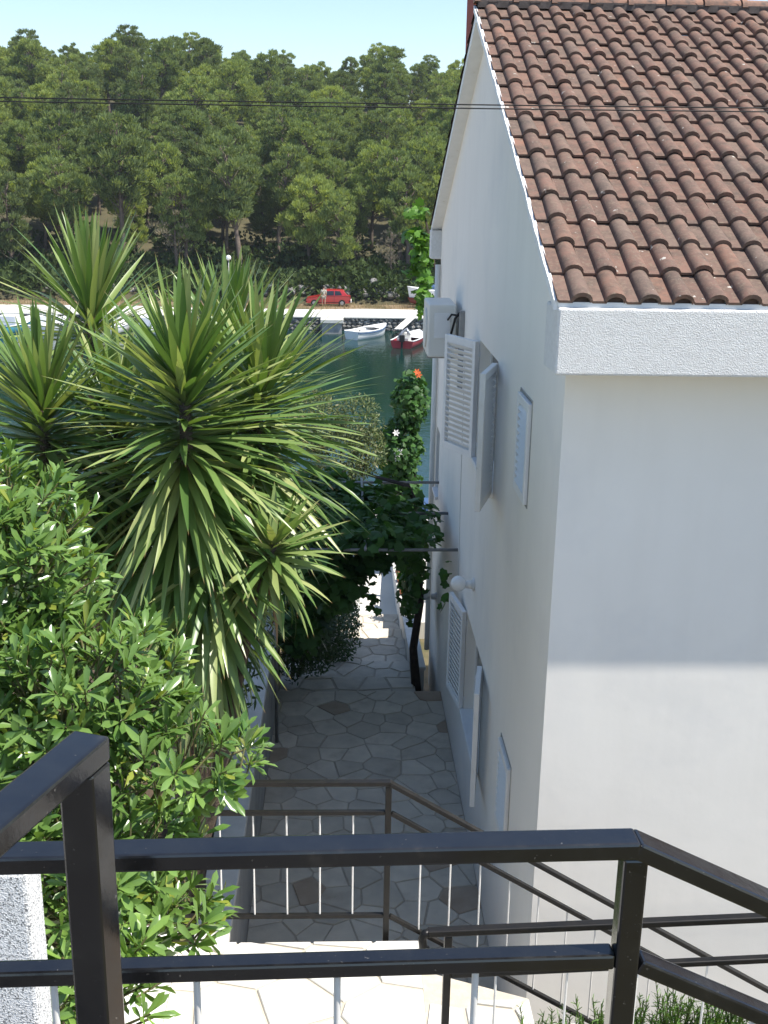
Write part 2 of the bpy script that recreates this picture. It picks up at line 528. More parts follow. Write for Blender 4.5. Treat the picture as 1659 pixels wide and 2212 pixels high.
# convex polygon clipping for crazy paving
def clip(poly, px, py, nx, ny):
    out = []
    for i in range(len(poly)):
        a, b = poly[i], poly[(i + 1) % len(poly)]
        da = (a[0] - px) * nx + (a[1] - py) * ny
        db = (b[0] - px) * nx + (b[1] - py) * ny
        if da <= 0:
            out.append(a)
        if da * db < 0:
            t = da / (da - db)
            out.append((a[0] + (b[0] - a[0]) * t, a[1] + (b[1] - a[1]) * t))
    return out

def flagstones(parent, x0, x1, y0, y1, z, size, m, joint=0.014, jit=0.36, brown=0.0, thick=0.02, aspect=1.0, seed=1):
    rr = random.Random(seed)
    seeds = []
    ny = max(1, round((y1 - y0) / size))
    for j in range(-1, ny + 1):
        nx = max(1, round((x1 - x0) / (size * aspect)))
        off = rr.random()
        for i in range(-1, nx + 2):
            sx = x0 + (i + off - 0.5 + rr.uniform(-jit, jit)) * (x1 - x0) / nx
            sy = y0 + (j + 0.5 + rr.uniform(-jit, jit) * 0.8) * (y1 - y0) / ny
            seeds.append((sx, sy))
    for k, (sx, sy) in enumerate(seeds):
        poly = [(x0, y0), (x1, y0), (x1, y1), (x0, y1)]
        for q, (qx, qy) in enumerate(seeds):
            if q == k:
                continue
            dx, dy = qx - sx, qy - sy
            d = math.hypot(dx, dy)
            if d > size * 4 or d < 1e-5:
                continue
            nx_, ny_ = dx / d, dy / d
            g = joint / 2 * rr.uniform(0.7, 1.5)
            poly = clip(poly, (sx + qx) / 2 - nx_ * g, (sy + qy) / 2 - ny_ * g, nx_, ny_)
            if len(poly) < 3:
                break
        if len(poly) < 3:
            continue
        area = 0.5 * abs(sum(poly[i][0] * poly[(i + 1) % len(poly)][1] - poly[(i + 1) % len(poly)][0] * poly[i][1] for i in range(len(poly))))
        if area < size * size * 0.04:
            continue
        cx = sum(p[0] for p in poly) / len(poly)
        cy = sum(p[1] for p in poly) / len(poly)
        n = len(poly)
        tx, ty, tz = rr.uniform(-.006, .006), rr.uniform(-.006, .006), rr.uniform(-.002, .003)
        mb = MB()
        top = [(cx + (p[0] - cx) * 0.97, cy + (p[1] - cy) * 0.97, z + tz + (p[0] - cx) * tx + (p[1] - cy) * ty) for p in poly]
        mid = [(p[0], p[1], z - 0.006) for p in poly]
        bot = [(p[0], p[1], z - thick) for p in poly]
        vs_ = top + mid + bot
        fs = [tuple(range(n))]
        for i in range(n):
            j2 = (i + 1) % n
            fs += [(i, i + n, j2 + n, j2), (i + n, i + 2 * n, j2 + 2 * n, j2 + n)]
        mb.add(vs_, fs)
        mm = 'flag_brown' if rr.random() < brown else m
        o = build('flagstone', mb, mm, parent)

# ------------------------------------------------------------------ terrain, water, quays
def far_shore_height(x, y):
    """land on the far side of the bay and the hill behind it"""
    b = 2.6 * math.sin(x * 0.075 + 4.2) + 1.2 * math.sin(x * 0.17)
    if y < 93.6:
        return -3
    if y < 103.5:
        return 1.02
    if y < 107.5:
        return 1.02 + (y - 103.5) * 0.35
    if y < 205:
        return 2.4 + (y - 107.5) * 0.236 + b * min(1, (y - 107.5) / 60) * 0.6
    return 2.4 + 97.5 * 0.236 + b * 0.6 - (y - 205) * 0.12

def ground_height(x, y):
    if y < 14:
        return 4.4
    if y < 20.2:
        return 4.4 - (y - 14) * 0.12
    if y < 30:
        return 3.6 - (y - 20.2) * 0.03 if y < 27 else 1.0
    if y < 36:
        return 0.9
    if y < 93.4:
        return -3
    return far_shore_height(x, y)

ys = [-1500, -300, -60, -10, 0, 5, 10, 14, 17, 20, 24, 26.9, 27.1, 30, 33, 35.9, 36.1, 50, 70, 85, 93.3, 93.7, 96, 99, 103.4, 105, 107.5] + \
     list(np.arange(112, 262, 6)) + [280, 320, 400, 600, 1000, 2000]
xs = [-1500, -800, -400, -250] + list(np.arange(-160, 121, 8)) + [180, 300, 600, 1500]
g = MB()
for y in ys:
    for x in xs:
        g.v.append((x, y, ground_height(x, y) + (0.25 * math.sin(x * 1.7 + y) if y > 108 else 0)))
nx = len(xs)
for j in range(len(ys) - 1):
    for i in range(nx - 1):
        g.f.append((j * nx + i, j * nx + i + 1, (j + 1) * nx + i + 1, (j + 1) * nx + i))
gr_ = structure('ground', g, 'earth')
gr_.data.materials.append(M['litter_dim_ground'])
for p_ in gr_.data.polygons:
    if p_.center.y > 104 or p_.center.y < 3:  # wood floor; unseen near ground darkened to dim the railing reflections
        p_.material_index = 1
w = MB().add([(-700, 35.7, 0), (700, 35.7, 0), (700, 93.5, 0), (-700, 93.5, 0)], [(0, 1, 2, 3)])
structure('sea', w, 'water')
# far shore road
rd = MB()
for i in range(41):
    x = -90 + i * 4
    rd.v += [(x, 93.55, 1.10), (x, 98.9 + 0.5 * math.sin(x * 0.21) + 0.3 * math.sin(x * 0.6), 1.10)]
for i in range(40):
    rd.f.append((2 * i, 2 * i + 2, 2 * i + 3, 2 * i + 1))
structure('shore_road', rd, 'quay')
# near quay
q = MB().box((-60, 27.3, 0.2), (60, 36.0, 1.2))
structure('near_quay', q, 'quay')
ter = MB().box((-14, 20.02, 2.5), (14, 27.3, 4.02))
structure('quay_terrace', ter, 'quay')

# sea wall on the far side: a backing with single stones in front of it
sw = thing('sea_wall', (0, 93.5, 0), 'rough stone sea wall holding up the far shore road', 'wall')
build('wall_core', MB().box((-90, 93.35, -2.5), (70, 93.62, 1.02)), 'mortar_dark', sw)
build('coping', MB().box((-90, 93.12, 1.0), (70, 93.72, 1.13)), 'quay', sw, bevel=0.03)
stone_me = []
for k in range(7):
    rr = random.Random(50 + k)
    b_ = MB().sphere((0, 0, 0), (0.5, 0.5, 0.5), 7, 5)
    b_.v = [(x * rr.uniform(.85, 1.2), y * rr.uniform(.8, 1.1), z * rr.uniform(.85, 1.2)) for x, y, z in b_.v]
    me = b_.mesh('stone')
    me.materials.append(M['seawall'])
    stone_me.append(me)
rr = random.Random(3)
for row in range(4):
    x = -7.0 + rr.uniform(0, .3)
    while x < 11.5:
        wd = rr.uniform(0.32, 0.62)
        o = linked('stone', rr.choice(stone_me), sw,
                   Matrix.Translation((x + wd / 2, -0.18 + rr.uniform(-.05, .04), 0.08 + row * 0.27 + rr.uniform(-.03, .03)))
                   @ Matrix.Rotation(rr.uniform(-.2, .2), 4, 'Y') @ Matrix.Diagonal((wd * 1.06, 0.36, 0.31, 1)))
        x += wd
far = MB()
for row in range(4):
    x = -60.0
    while x < -7:
        wd = rr.uniform(0.4, 0.8)
        far.add([(x + p.co.x * wd, 93.32 + p.co.y * .34, .08 + row * .27 + p.co.z * .31) for p in stone_me[row].vertices],
                [tuple(p.vertices) for p in stone_me[row].polygons])
        x += wd
build('stonework', far, 'seawall', sw, kind='stuff')

pier = thing('concrete_pier', (-0.7, 92, 0), 'short pale concrete pier jutting from the sea wall', 'pier')
build('deck', MB().box((-1.72, 90.9, 0.86), (0.12, 93.2, 1.14)), 'quay', pier, bevel=0.02)
build('pillar', MB().box((-1.6, 91.05, -2.5), (0.0, 93.1, 0.858)), 'concrete', pier)
gw = thing('gangplank', (5.1, 91, 0), 'narrow pale plank sloping from the quay towards the red motorboat', 'gangplank')
for i in range(3):
    build('plank', MB().beam((4.25 + i * .22, 89.6, 0.62), (5.55 + i * .22, 93.2, 1.17), 0.2, 0.05), 'quay', gw)

# ------------------------------------------------------------------ the alley between house and garden wall
FZ = 5.23
af = MB().box((-0.87, 5.9, 4.5), (1.428, 14.5, FZ - 0.012))
alley = structure('alley_paving', af, 'mortar_alley')
flagstones(alley, -0.87, 1.425, 6.4, 14.5, FZ, 0.33, 'flag', joint=0.015, brown=0.035, seed=5, aspect=1.25, jit=0.42)
steps = [(5.06, 14.5, 15.35), (4.86, 15.35, 16.35), (4.62, 16.35, 17.85), (4.42, 17.85, 18.75), (4.20, 18.75, 20.0)]
for k, (z, a, b) in enumerate(steps):
    s_ = structure('alley_step', MB().box((-0.87, a + 0.002, 3.0), (1.10, b, z - 0.012)), 'mortar_alley')
    flagstones(s_, -0.87, 1.095, a + .004, b, z, 0.36, 'flag', joint=0.028, seed=20 + k)
    if k > 0:
        pass
lw = thing('parapet', (1.2, 17, 4), 'low pale parapet along the right of the descending steps', 'wall')
build('wall', MB().add([(1.102, 15.4, 3), (1.26, 15.4, 3), (1.26, 24, 3), (1.102, 24, 3), (1.102, 15.4, 5.15), (1.26, 15.4, 5.15), (1.26, 24, 4.22), (1.102, 24, 4.22)],
      [(0, 1, 2, 3), (4, 5, 6, 7), (0, 1, 5, 4), (1, 2, 6, 5), (2, 3, 7, 6), (3, 0, 4, 7)]), 'coping', lw)
build('coping', MB().beam((1.181, 15.37, 5.175), (1.181, 24.0, 4.245), 0.20, 0.05), 'coping', lw)

# garden wall on the left with its coping, garden terrace behind it
gwall = thing('garden_wall', (-1.0, 9, 5), 'grey concrete garden wall along the left side of the alley', 'wall')
build('wall', MB().box((-1.10, 5.6, 4.5), (-0.872, 15.2, 6.42)), 'concrete', gwall)
build('coping', MB().box((-1.125, 5.58, 6.422), (-0.85, 15.22, 6.50)), 'coping', gwall, bevel=0.008)
structure('garden_terrace', MB().box((-4.848, 5.55, 3.0), (-1.102, 15.0, 6.3)), 'soil')
structure('bounce_slab', MB().box((-16, -6, 4.0), (-4.85, 15.0, 6.34)), 'flag_white')  # pale slab added out of view to bounce sun onto the gable wall
gp = thing('garden_post', (-1.33, 8.6, 6.3), 'square pale concrete post behind the glossy shrub', 'post')
build('shaft', MB().box((-1.43, 8.5, 6.3), (-1.24, 8.7, 8.30)), 'coping', gp, bevel=0.01)
build('cap', MB().box((-1.46, 8.47, 8.302), (-1.21, 8.73, 8.36)), 'coping', gp, bevel=0.01)

# lower landing
LZ = 8.0
ld = MB().box((-0.90, 2.2, 7.62), (0.46, 5.47, LZ - 0.012))
land = structure('lower_landing', ld, 'mortar')
ld2 = MB().add([(0.462, 2.2, 7.62), (1.02, 2.2, 7.62), (1.02, 5.0, 7.62), (0.462, 5.23, 7.62), (0.462, 2.2, LZ - .012), (1.02, 2.2, LZ - .012), (1.02, 5.0, LZ - .012), (0.462, 5.23, LZ - .012)],
               [(3, 2, 1, 0), (4, 5, 6, 7), (0, 1, 5, 4), (1, 2, 6, 5), (2, 3, 7, 6), (3, 0, 4, 7)])
land2 = structure('landing_corner', ld2, 'mortar')
flagstones(land, -0.90, 0.46, 2.2, 5.47, LZ, 0.36, 'flag_white', joint=0.016, seed=31, jit=0.30, aspect=1.2)
flagstones(land2, 0.462, 1.02, 2.2, 4.98, LZ, 0.36, 'flag_white', joint=0.016, seed=32, jit=0.30)
structure('landing_support', MB().box((-0.86, 2.0, 4.4), (0.98, 4.9, 7.618)), 'wall')
for k in range(8):
    structure('stair_step', MB().box((1.022 + k * .29, 4.1, 5.0), (1.308 + k * .29, 5.0, LZ - .17 * (k + 1))), 'flag_white', bevel=0.01)
kb = thing('landing_kerb', (-1.05, 4, 7.6), 'low white wall along the left edge of the lower landing', 'wall')
build('wall', MB().box((-1.22, 2.6, 6.0), (-0.902, 5.5, 8.10)), 'wall', kb, bevel=0.015)
sp = thing('speckled_pillar', (-0.95, 2.5, 8), 'speckled grey and white pillar at the bottom left behind the railing', 'pillar')
build('shaft', MB().box((-1.35, 2.3, 7.5), (-0.728, 2.42, 10.63)), 'speckle', sp, bevel=0.012)
structure('upper_landing', MB().box((-2.5, -3.0, 10.1), (0.42, 1.42, 10.35)), 'dimmed_paving')
structure('upper_landing_support', MB().box((-2.45, -3.0, 4.4), (0.36, 1.30, 10.098)), 'wall')

# ------------------------------------------------------------------ the house
HX, HY, HY2 = 1.43, 7.08, 16.62          # gable wall plane, front wall plane, rear wall plane
VX, EY, EZ = 1.28, 6.68, 11.49           # verge, eave edge and height
RY, RZ = 11.80, 13.80                    # ridge
EY2 = 2 * RY - EY
XE = 9.5                                 # right end, out of frame
house = thing('white_house', (4, 11.8, 4.4), 'white plastered house with brown clay tile roof beside the alley', 'house')
slope = (RZ - EZ) / (RY - EY)
ang = math.atan(slope)
def roof_z(y):
    return EZ + slope * (min(y, 2 * RY - y) - EY)
openings = [(10.18, 11.58, 9.36, 10.60), (10.32, 11.76, 6.32, 7.52), (8.24, 8.80, 9.79, 10.60), (8.30, 8.90, 6.68, 7.50), (15.9, 16.4, 7.7, 8.65)]
wl = MB()
ybr = sorted(set([HY, HY2, RY] + [o[0] for o in openings] + [o[1] for o in openings] + [9.0, 12.6, 14.0]))
for a, b in zip(ybr[:-1], ybr[1:]):
    holes = sorted([(o[2], o[3]) for o in openings if o[0] <= a + 1e-6 and o[1] >= b - 1e-6])
    zs = [4.4]
    for h0, h1 in holes:
        zs += [h0, h1]
    segs = [(zs[i], zs[i + 1]) for i in range(0, len(zs) - 1, 2)] + [(zs[-1], None)]
    for z0, z1 in segs:
        za = roof_z(a) - 0.10 if z1 is None else z1
        zb = roof_z(b) - 0.10 if z1 is None else z1
        wl.add([(HX, a, z0), (HX, b, z0), (HX, b, zb), (HX, a, za)], [(3, 2, 1, 0)])
D = 0.16
for (a, b, c, d) in openings:
    wl.add([(HX, a, c), (HX, b, c), (HX, b, d), (HX, a, d), (HX + D, a, c), (HX + D, b, c), (HX + D, b, d), (HX + D, a, d)],
           [(0, 1, 5, 4), (1, 2, 6, 5), (2, 3, 7, 6), (3, 0, 4, 7)])
wl.add([(HX, HY, 4.4), (XE, HY, 4.4), (XE, HY, 11.6), (HX, HY, 11.4)], [(0, 1, 2, 3)])
wl.add([(HX, HY2, 4.4), (XE, HY2, 4.4), (XE, HY2, 11.6), (HX, HY2, 11.4)], [(0, 1, 2, 3)])
wl.add([(XE, HY, 4.4), (XE, HY2, 4.4), (XE, HY2, 11.4), (XE, RY, 13.7), (XE, HY, 11.4)], [(0, 1, 2, 3, 4)])
build('wall', wl, 'wall', house, recalc=False)
build('eave_beam', MB().box((VX, EY, 11.07), (XE, HY - .003, EZ - 0.015)), 'stucco', house, bevel=0.015)
build('rear_eave_beam', MB().box((VX, HY2 + .003, 11.07), (XE, EY2, EZ - 0.015)), 'stucco', house, bevel=0.015)
# roof deck with a verge band
nv = Vector((0, -math.sin(ang), math.cos(ang)))
rf = MB()
t_ = 0.09
prof = [(EY + .10, EZ - .013 + slope * .10), (RY, RZ), (EY2 - .10, EZ - .013 + slope * .10), (EY2 - .10, EZ - .013 + slope * .10 - t_), (RY, RZ - t_ * 1.1), (EY + .10, EZ - .013 + slope * .10 - t_)]
rf.add([(VX + .01, y, z - 0.012) for y, z in prof] + [(XE, y, z - 0.012) for y, z in prof],
       [(0, 1, 4, 5), (1, 2, 3, 4), (11, 10, 7, 6), (10, 9, 8, 7), (0, 6, 7, 1), (1, 7, 8, 2), (2, 8, 9, 3), (3, 9, 10, 4), (4, 10, 11, 5), (5, 11, 6, 0)])
roof = build('roof', rf, 'trim', house)
# roof tiles: flat pan on the left, barrel roll on the right
def tile_mesh(seed):
    rr = random.Random(seed)
    W, L, th = 0.204, 0.43, 0.016
    pts = [(0.0, 0.010), (0.012, 0.0), (0.088, 0.0)]
    for k in range(9):
        a = math.pi * (1 - k / 8)
        pts.append((0.146, 0.0, a))
    mb = MB()
    def row(y, lift, rad):
        out = []
        for p in pts:
            if len(p) == 2:
                out.append((p[0], y, p[1] + lift))
            else:
                out.append((p[0] + math.cos(p[2]) * rad, y, math.sin(p[2]) * rad * 0.84 + lift))
        return out
    s = rr.uniform(-.004, .004)
    rows = [row(0, 0.027 + s, 0.065), row(0.02, 0.029 + s, 0.064), row(L, 0.0, 0.054)]
    under = row(0.0, 0.027 + s - th, 0.065 - th * 0.8)
    n = len(pts)
    mb.v = rows[0] + rows[1] + rows[2] + under
    for r_ in range(2):
        for k in range(n - 1):
            mb.f.append((r_ * n + k, r_ * n + k + 1, (r_ + 1) * n + k + 1, (r_ + 1) * n + k))
    for k in range(n - 1):
        mb.f.append((3 * n + k, 3 * n + k + 1, k + 1, k))
    # left side face
    mb.v += [(0, L, -0.012)]
    mb.f.append((3 * n, 0, 2 * n, len(mb.v) - 1))
    me = mb.mesh('tile')
    me.polygons.foreach_set('use_smooth', [True] * len(me.polygons))
    me.materials.append(M['tile'])
    try:
        me.set_sharp_from_angle(angle=R(38))
    except Exception:
        pass
    return me, mb
tiles = [tile_mesh(k) for k in range(4)]
ROWS, GA, TW = 16, None, 0.204
SL = math.hypot(RY - EY, RZ - EZ)
GA = (SL - 0.03) / ROWS
rr = random.Random(9)
rest = MB()
Ro = Matrix.Rotation(ang, 4, 'X')
offx, offy, offz = ORG[house]
for r_ in range(ROWS):
    ncol = 19 if r_ > 7 else 17
    for c in range(38):
        y0 = 0.035 + r_ * GA
        jx, jy, jr = rr.uniform(-.004, .004), rr.uniform(-.009, .009), rr.uniform(-.016, .016)
        mw = Matrix.Translation((VX - .005 + c * TW + jx, EY, EZ - .018)) @ Ro @ Matrix.Translation((0, y0 + jy, 0.002 + rr.uniform(-.003, .004))) @ Matrix.Rotation(jr, 4, 'Z')
        me, mb = rr.choice(tiles)
        if c < ncol:
            linked('tile', me, roof, Matrix.Translation((-offx, -offy, -offz)) @ mw)
        else:
            rest.add([mw @ Vector(p) for p in mb.v], mb.f)
build('tiles', rest, 'tile', roof, smooth=False, recalc=False, kind='stuff')
# tiles of the hidden rear slope
rear = MB()
Rr = Matrix.Rotation(math.pi, 4, 'Z') @ Matrix.Rotation(ang, 4, 'X')
for r_ in range(ROWS):
    for c in range(40):
        mw = Matrix.Translation((VX + .2 + c * TW, EY2, EZ - .018)) @ Rr @ Matrix.Translation((0, 0.055 + r_ * GA, 0.002))
        rear.add([mw @ Vector(p) for p in tiles[0][1].v], tiles[0][1].f)
build('rear_tiles', rear, 'tile', roof, recalc=False, kind='stuff')
# mortar plugs under the eave tiles and mortar strip on the verge
for c in range(12):
    xx = VX - .005 + c * TW + 0.146
    pl = MB()
    ring = [(xx + math.cos(a) * 0.049, EY + .044, EZ + .028 + math.sin(a) * .050 - .012) for a in [math.pi * k / 8 for k in range(9)]]
    back = [(p[0], p[1] + .05, p[2]) for p in ring]
    pl.add(ring + back, [tuple(range(9))] + [(k, k + 1, k + 10, k + 9) for k in range(8)])
    build('mortar_plug', pl, 'plug', roof)
build('eave_mortar', MB().box((VX + .004, EY + .028, EZ - .014), (XE, EY + .12, EZ + .016)), 'trim', roof)
vm = MB()
for k in range(40):
    a0 = EY + .04 + k * (RY - EY - .04) / 40
    a1 = EY + .04 + (k + 1) * (RY - EY - .04) / 40
    z0, z1 = EZ + slope * (a0 - EY), EZ + slope * (a1 - EY)
    h0, x0_ = .004 + .008 * random.random(), VX - .020 - .006 * random.random()
    vm.add([(x0_, a0, z0 - .05), (x0_, a1, z1 - .05), (x0_, a1, z1 + h0), (x0_, a0, z0 + h0), (VX + .004, a0, z0 - .05), (VX + .004, a1, z1 - .05), (VX + .004, a1, z1 + h0), (VX + .004, a0, z0 + h0)],
           [(0, 1, 2, 3), (7, 6, 5, 4), (0, 4, 5, 1), (3, 2, 6, 7), (0, 3, 7, 4), (1, 5, 6, 2)])
build('verge_mortar', vm, 'trim', roof)
# ridge tiles
cap = MB()
for (y0, rad) in ((0.0, .100), (0.05, .102), (0.052, .090), (0.36, .085)):
    for k in range(9):
        a = math.pi * k / 8
        cap.v.append((y0, math.cos(a) * rad, math.sin(a) * rad * 0.85))
for j in range(3):
    for k in range(8):
        cap.f.append((j * 9 + k, j * 9 + k + 1, j * 9 + k + 10, j * 9 + k + 9))
cap.f.append(tuple(range(9)))
cme = cap.mesh('ridge_tile', True)
try:
    cme.set_sharp_from_angle(angle=R(40))
except Exception:
    pass
cme.materials.append(M['ridge'])
for k in range(22):
    linked('ridge_tile', cme, roof, Matrix.Translation((VX - .02 + k * .372 - offx, RY - offy, RZ + .035 - offz + random.uniform(-.004, .004))) @ Matrix.Rotation(random.uniform(-.01, .01), 4, 'Z'))
build('ridge_mortar', MB().box((VX + .01, RY - .09, RZ - .02), (XE, RY + .09, RZ + .045)), 'mortar_dark', roof)
chm = MB().box((1.385, 13.0, 12.6), (3.32, 13.7, 15.6))
chm.v = [(x, y, roof_z(y) - .02 if z < 13 else z) for x, y, z in chm.v]
ch = build('chimney', chm, 'chimney', roof)
build('chimney_cap', MB().box((1.33, 12.94, 15.602), (3.38, 13.76, 15.70)), 'concrete', roof)

# windows, panes, shutters
def shutter(loc, w, h, angle, nsl, label=None, th=0.035, tilt=38, dp=0.05):
    fr = 0.055
    f = MB().box((0, -th / 2, 0), (fr, th / 2, h)).box((w - fr, -th / 2, 0), (w, th / 2, h))
    f.box((fr + .0005, -th / 2 + .001, 0), (w - fr - .0005, th / 2 - .001, fr * 1.3)).box((fr + .0005, -th / 2 + .001, h - fr * 1.3), (w - fr - .0005, th / 2 - .001, h))
    for zz in (0.12, h - 0.16):
        f.box((-.02, -th / 2 - .012, zz), (.06, -th / 2 - .0005, zz + .05))
    me = f.mesh('shutter')
    fix(me)
    me.materials.append(M['trim'])
    o = linked('shutter', me, house, Matrix.Translation((loc[0] - offx, loc[1] - offy, loc[2] - offz)) @ Matrix.Rotation(angle, 4, 'Z'))
    md = o.modifiers.new('bevel', 'BEVEL'); md.width = .003; md.segments = 1
    if label:
        o['label'] = label
    sm = MB().beam((fr - .003, 0, 0), (w - fr + .003, 0, 0), dp, 0.007).mesh('slat')
    fix(sm)
    sm.materials.append(M['trim'])
    gap = (h - fr * 2.6) / nsl
    for k in range(nsl):
        s_ = linked('slat', sm, o, Matrix.Translation((0, 0, fr * 1.3 + gap * (k + .5))) @ Matrix.Rotation(R(tilt), 4, 'X'))
    return o
def window(a, b, c, d, panes=2):
    f = MB()
    x0, x1 = HX + .11, HX + .155
    f.box((x0, a, c), (x1, a + .06, d)).box((x0, b - .06, c), (x1, b, d))
    f.box((x0 + .001, a + .0605, c), (x1 - .001, b - .0605, c + .07)).box((x0 + .001, a + .0605, d - .07), (x1 - .001, b - .0605, d))
    if panes == 2:
        m_ = (a + b) / 2
        f.box((x0 + .002, m_ - .04, c + .0705), (x1 - .002, m_ + .04, d - .0705))
    o = build('window', f, 'trim', house, bevel=.004)
    if panes == 2:
        m_ = (a + b) / 2
        for p, q_ in ((a + .061, m_ - .041), (m_ + .041, b - .061)):
            build('pane', MB().box((x0 + .02, p, c + .071), (x0 + .026, q_, d - .071)), 'glassdark', o)
    else:
        build('pane', MB().box((x0 + .02, a + .061, c + .071), (x0 + .026, b - .061, d - .071)), 'glassdark', o)
    build('sill', MB().box((HX - .045, a - .03, c - .045), (HX + .108, b + .03, c + .004)), 'trim', o, bevel=.004)
for o_ in openings[:2]:
    window(*o_)
window(*openings[4], panes=1)
HP = R(90)
# a leaf lying along +Y has rotation 90 deg; turning it off the wall moves its free edge to -X
shutter((HX - .03, 11.57, 9.35), 0.63, 1.24, HP + R(25), 19, tilt=48, th=.05, dp=.068)
shutter((HX - .03, 10.18, 9.35), 0.63, 1.24, -HP - R(17), 19, tilt=-48, th=.05, dp=.068)
shutter((HX - .03, 11.77, 6.31), 0.65, 1.21, HP + R(8), 18, tilt=48, th=.05, dp=.068)
shutter((HX - .03, 10.31, 6.31), 0.65, 1.21, -HP - R(9), 18, tilt=-48, th=.05, dp=.068)
shutter((HX - .012, 8.252, 9.80), 0.536, 0.785, HP, 11, tilt=-46, dp=.055, th=.04)
shutter((HX - .012, 8.312, 6.69), 0.576, 0.795, HP, 11, tilt=-46, dp=.055, th=.04)
for a, b, c, d in openings[2:4]:
    gk = MB()
    for q0, q1 in (((a - .014, c - .014), (a - .002, d + .014)), ((b + .002, c - .014), (b + .014, d + .014)), ((a - .0015, d + .002), (b + .0015, d + .014)), ((a - .0015, c - .014), (b + .0015, c - .002))):
        gk.box((HX - .006, q0[0], q0[1]), (HX + .004, q1[0], q1[1]))
    build('shutter_outline', gk, 'concrete', house)  # grey strips outlining the small shutter
    build('backing', MB().box((HX + .085, a + .002, c + .002), (HX + .095, b - .002, d - .002)), 'concrete', house)
build('downpipe', MB().tube([(HX - .05, 16.5, 11.0), (HX - .05, 16.5, 5.0)], 0.04, 8), 'plastic', house, smooth=True)
build('wall_cable', MB().tube([(HX - .008, 12.9, 10.2), (HX - .008, 12.85, 8.6), (HX - .008, 12.7, 7.6)], 0.004, 5), 'coping', house)

ac = thing('air_conditioner', (HX - .2, 13.8, 10.1), 'pale outdoor air conditioning unit mounted on the white gable wall', 'air conditioner')
build('casing', MB().box((HX - .40, 13.45, 10.13), (HX - .07, 14.25, 10.76)), 'plastic', ac, bevel=.02)
build('service_panel', MB().box((HX - .33, 13.438, 10.36), (HX - .14, 13.449, 10.66)), 'trim', ac, bevel=.004)
build('fan_grille', MB().tube([(HX - .402, 13.85, 10.44), (HX - .418, 13.85, 10.44)], 0.24, 24), 'plastic', ac)
for yy in (13.6, 14.1):
    build('bracket', MB().beam((HX - .40, yy, 10.115), (HX - .001, yy, 10.115), .03, .03), 'pipe', ac)
build('pipe_cover', MB().box((HX - .06, 13.12, 9.8), (HX - .002, 13.2, 10.72)), 'concrete', ac)
build('cable', MB().tube([(HX - .05, 13.2, 10.70), (HX - .10, 13.26, 10.62), (HX - .13, 13.34, 10.45), (HX - .15, 13.449, 10.30)], .014, 6), 'wire', ac, smooth=True)
build('cable', MB().tube([(HX - .05, 13.2, 10.66), (HX - .14, 13.3, 10.66), (HX - .17, 13.449, 10.58)], .012, 6), 'wire', ac, smooth=True)
def wall_lamp(y, z, label, r=.085):
    l = thing('wall_lamp', (HX, y, z), label, 'lamp', 'globe lamps on the gable wall')
    build('globe', MB().sphere((HX - .17, y, z), r, 20, 14), 'globe', l, smooth=True)
    build('bracket', MB().tube([(HX - .002, y, z - .01), (HX - .09, y, z - .01)], [.05, .04], 12), 'trim', l, smooth=True)
    build('mounting_plate', MB().tube([(HX - .0015, y, z - .01), (HX - .02, y, z - .01)], .07, 14), 'trim', l)
wall_lamp(11.25, 8.05, 'round white globe lamp above the lower shuttered window')
wall_lamp(15.6, 6.25, 'small white globe lamp near the vine trunk at the far end of the wall', .07)

# ------------------------------------------------------------------ railings of black box section with white rods
def rail_beam(name, p, q, w, h, parent, m='black', bevel=.004):
    return build(name, MB().beam(p, q, w, h), m, parent, bevel=bevel)
def balusters(parent, pts, rad=.005):
    for (p, q_) in pts:
        build('baluster', MB().tube([p, q_], rad, 8, False), 'rod', parent, smooth=True)
# near railing on the upper landing
n_ = thing('near_railing', (0, 1.31, 10.35), 'black steel railing of the upper landing, nearest across the picture', 'railing', 'black stair railings')
ya = lambda x: 1.31 + .03 * x
rail_beam('top_rail', (-1.6, ya(-1.6), 11.337), (.405, ya(.405), 11.337), .042, .026, n_)
rail_beam('middle_rail', (-1.6, ya(-1.6), 11.157), (.385, ya(.385), 11.157), .030, .024, n_)
rail_beam('bottom_rail', (-1.6, ya(-1.6), 10.47), (.385, ya(.385), 10.47), .03, .024, n_)
rail_beam('post', (.402, ya(.4), 10.2), (.402, ya(.4), 11.3225), .034, .034, n_)
rail_beam('sloping_top_rail', (.400, ya(.4), 11.338), (1.9, ya(1.9), 10.58), .042, .026, n_)
rail_beam('sloping_middle_rail', (.42, ya(.42), 11.148), (1.9, ya(1.9), 10.40), .030, .024, n_)
rail_beam('sloping_bottom_rail', (.42, ya(.42), 10.46), (1.9, ya(1.9), 9.71), .030, .024, n_)
rail_beam('post', (1.88, ya(1.88), 9.3), (1.88, ya(1.88), 10.57), .034, .034, n_)
balusters(n_, [((x, ya(x), 10.48), (x, ya(x), 11.146)) for x in [-.387 + .193 * k for k in range(-4, 4)]])
balusters(n_, [((x, ya(x), 10.46 - .506 * (x - .42)), (x, ya(x), 11.137 - .506 * (x - .42))) for x in [.6 + .19 * k for k in range(7)]])
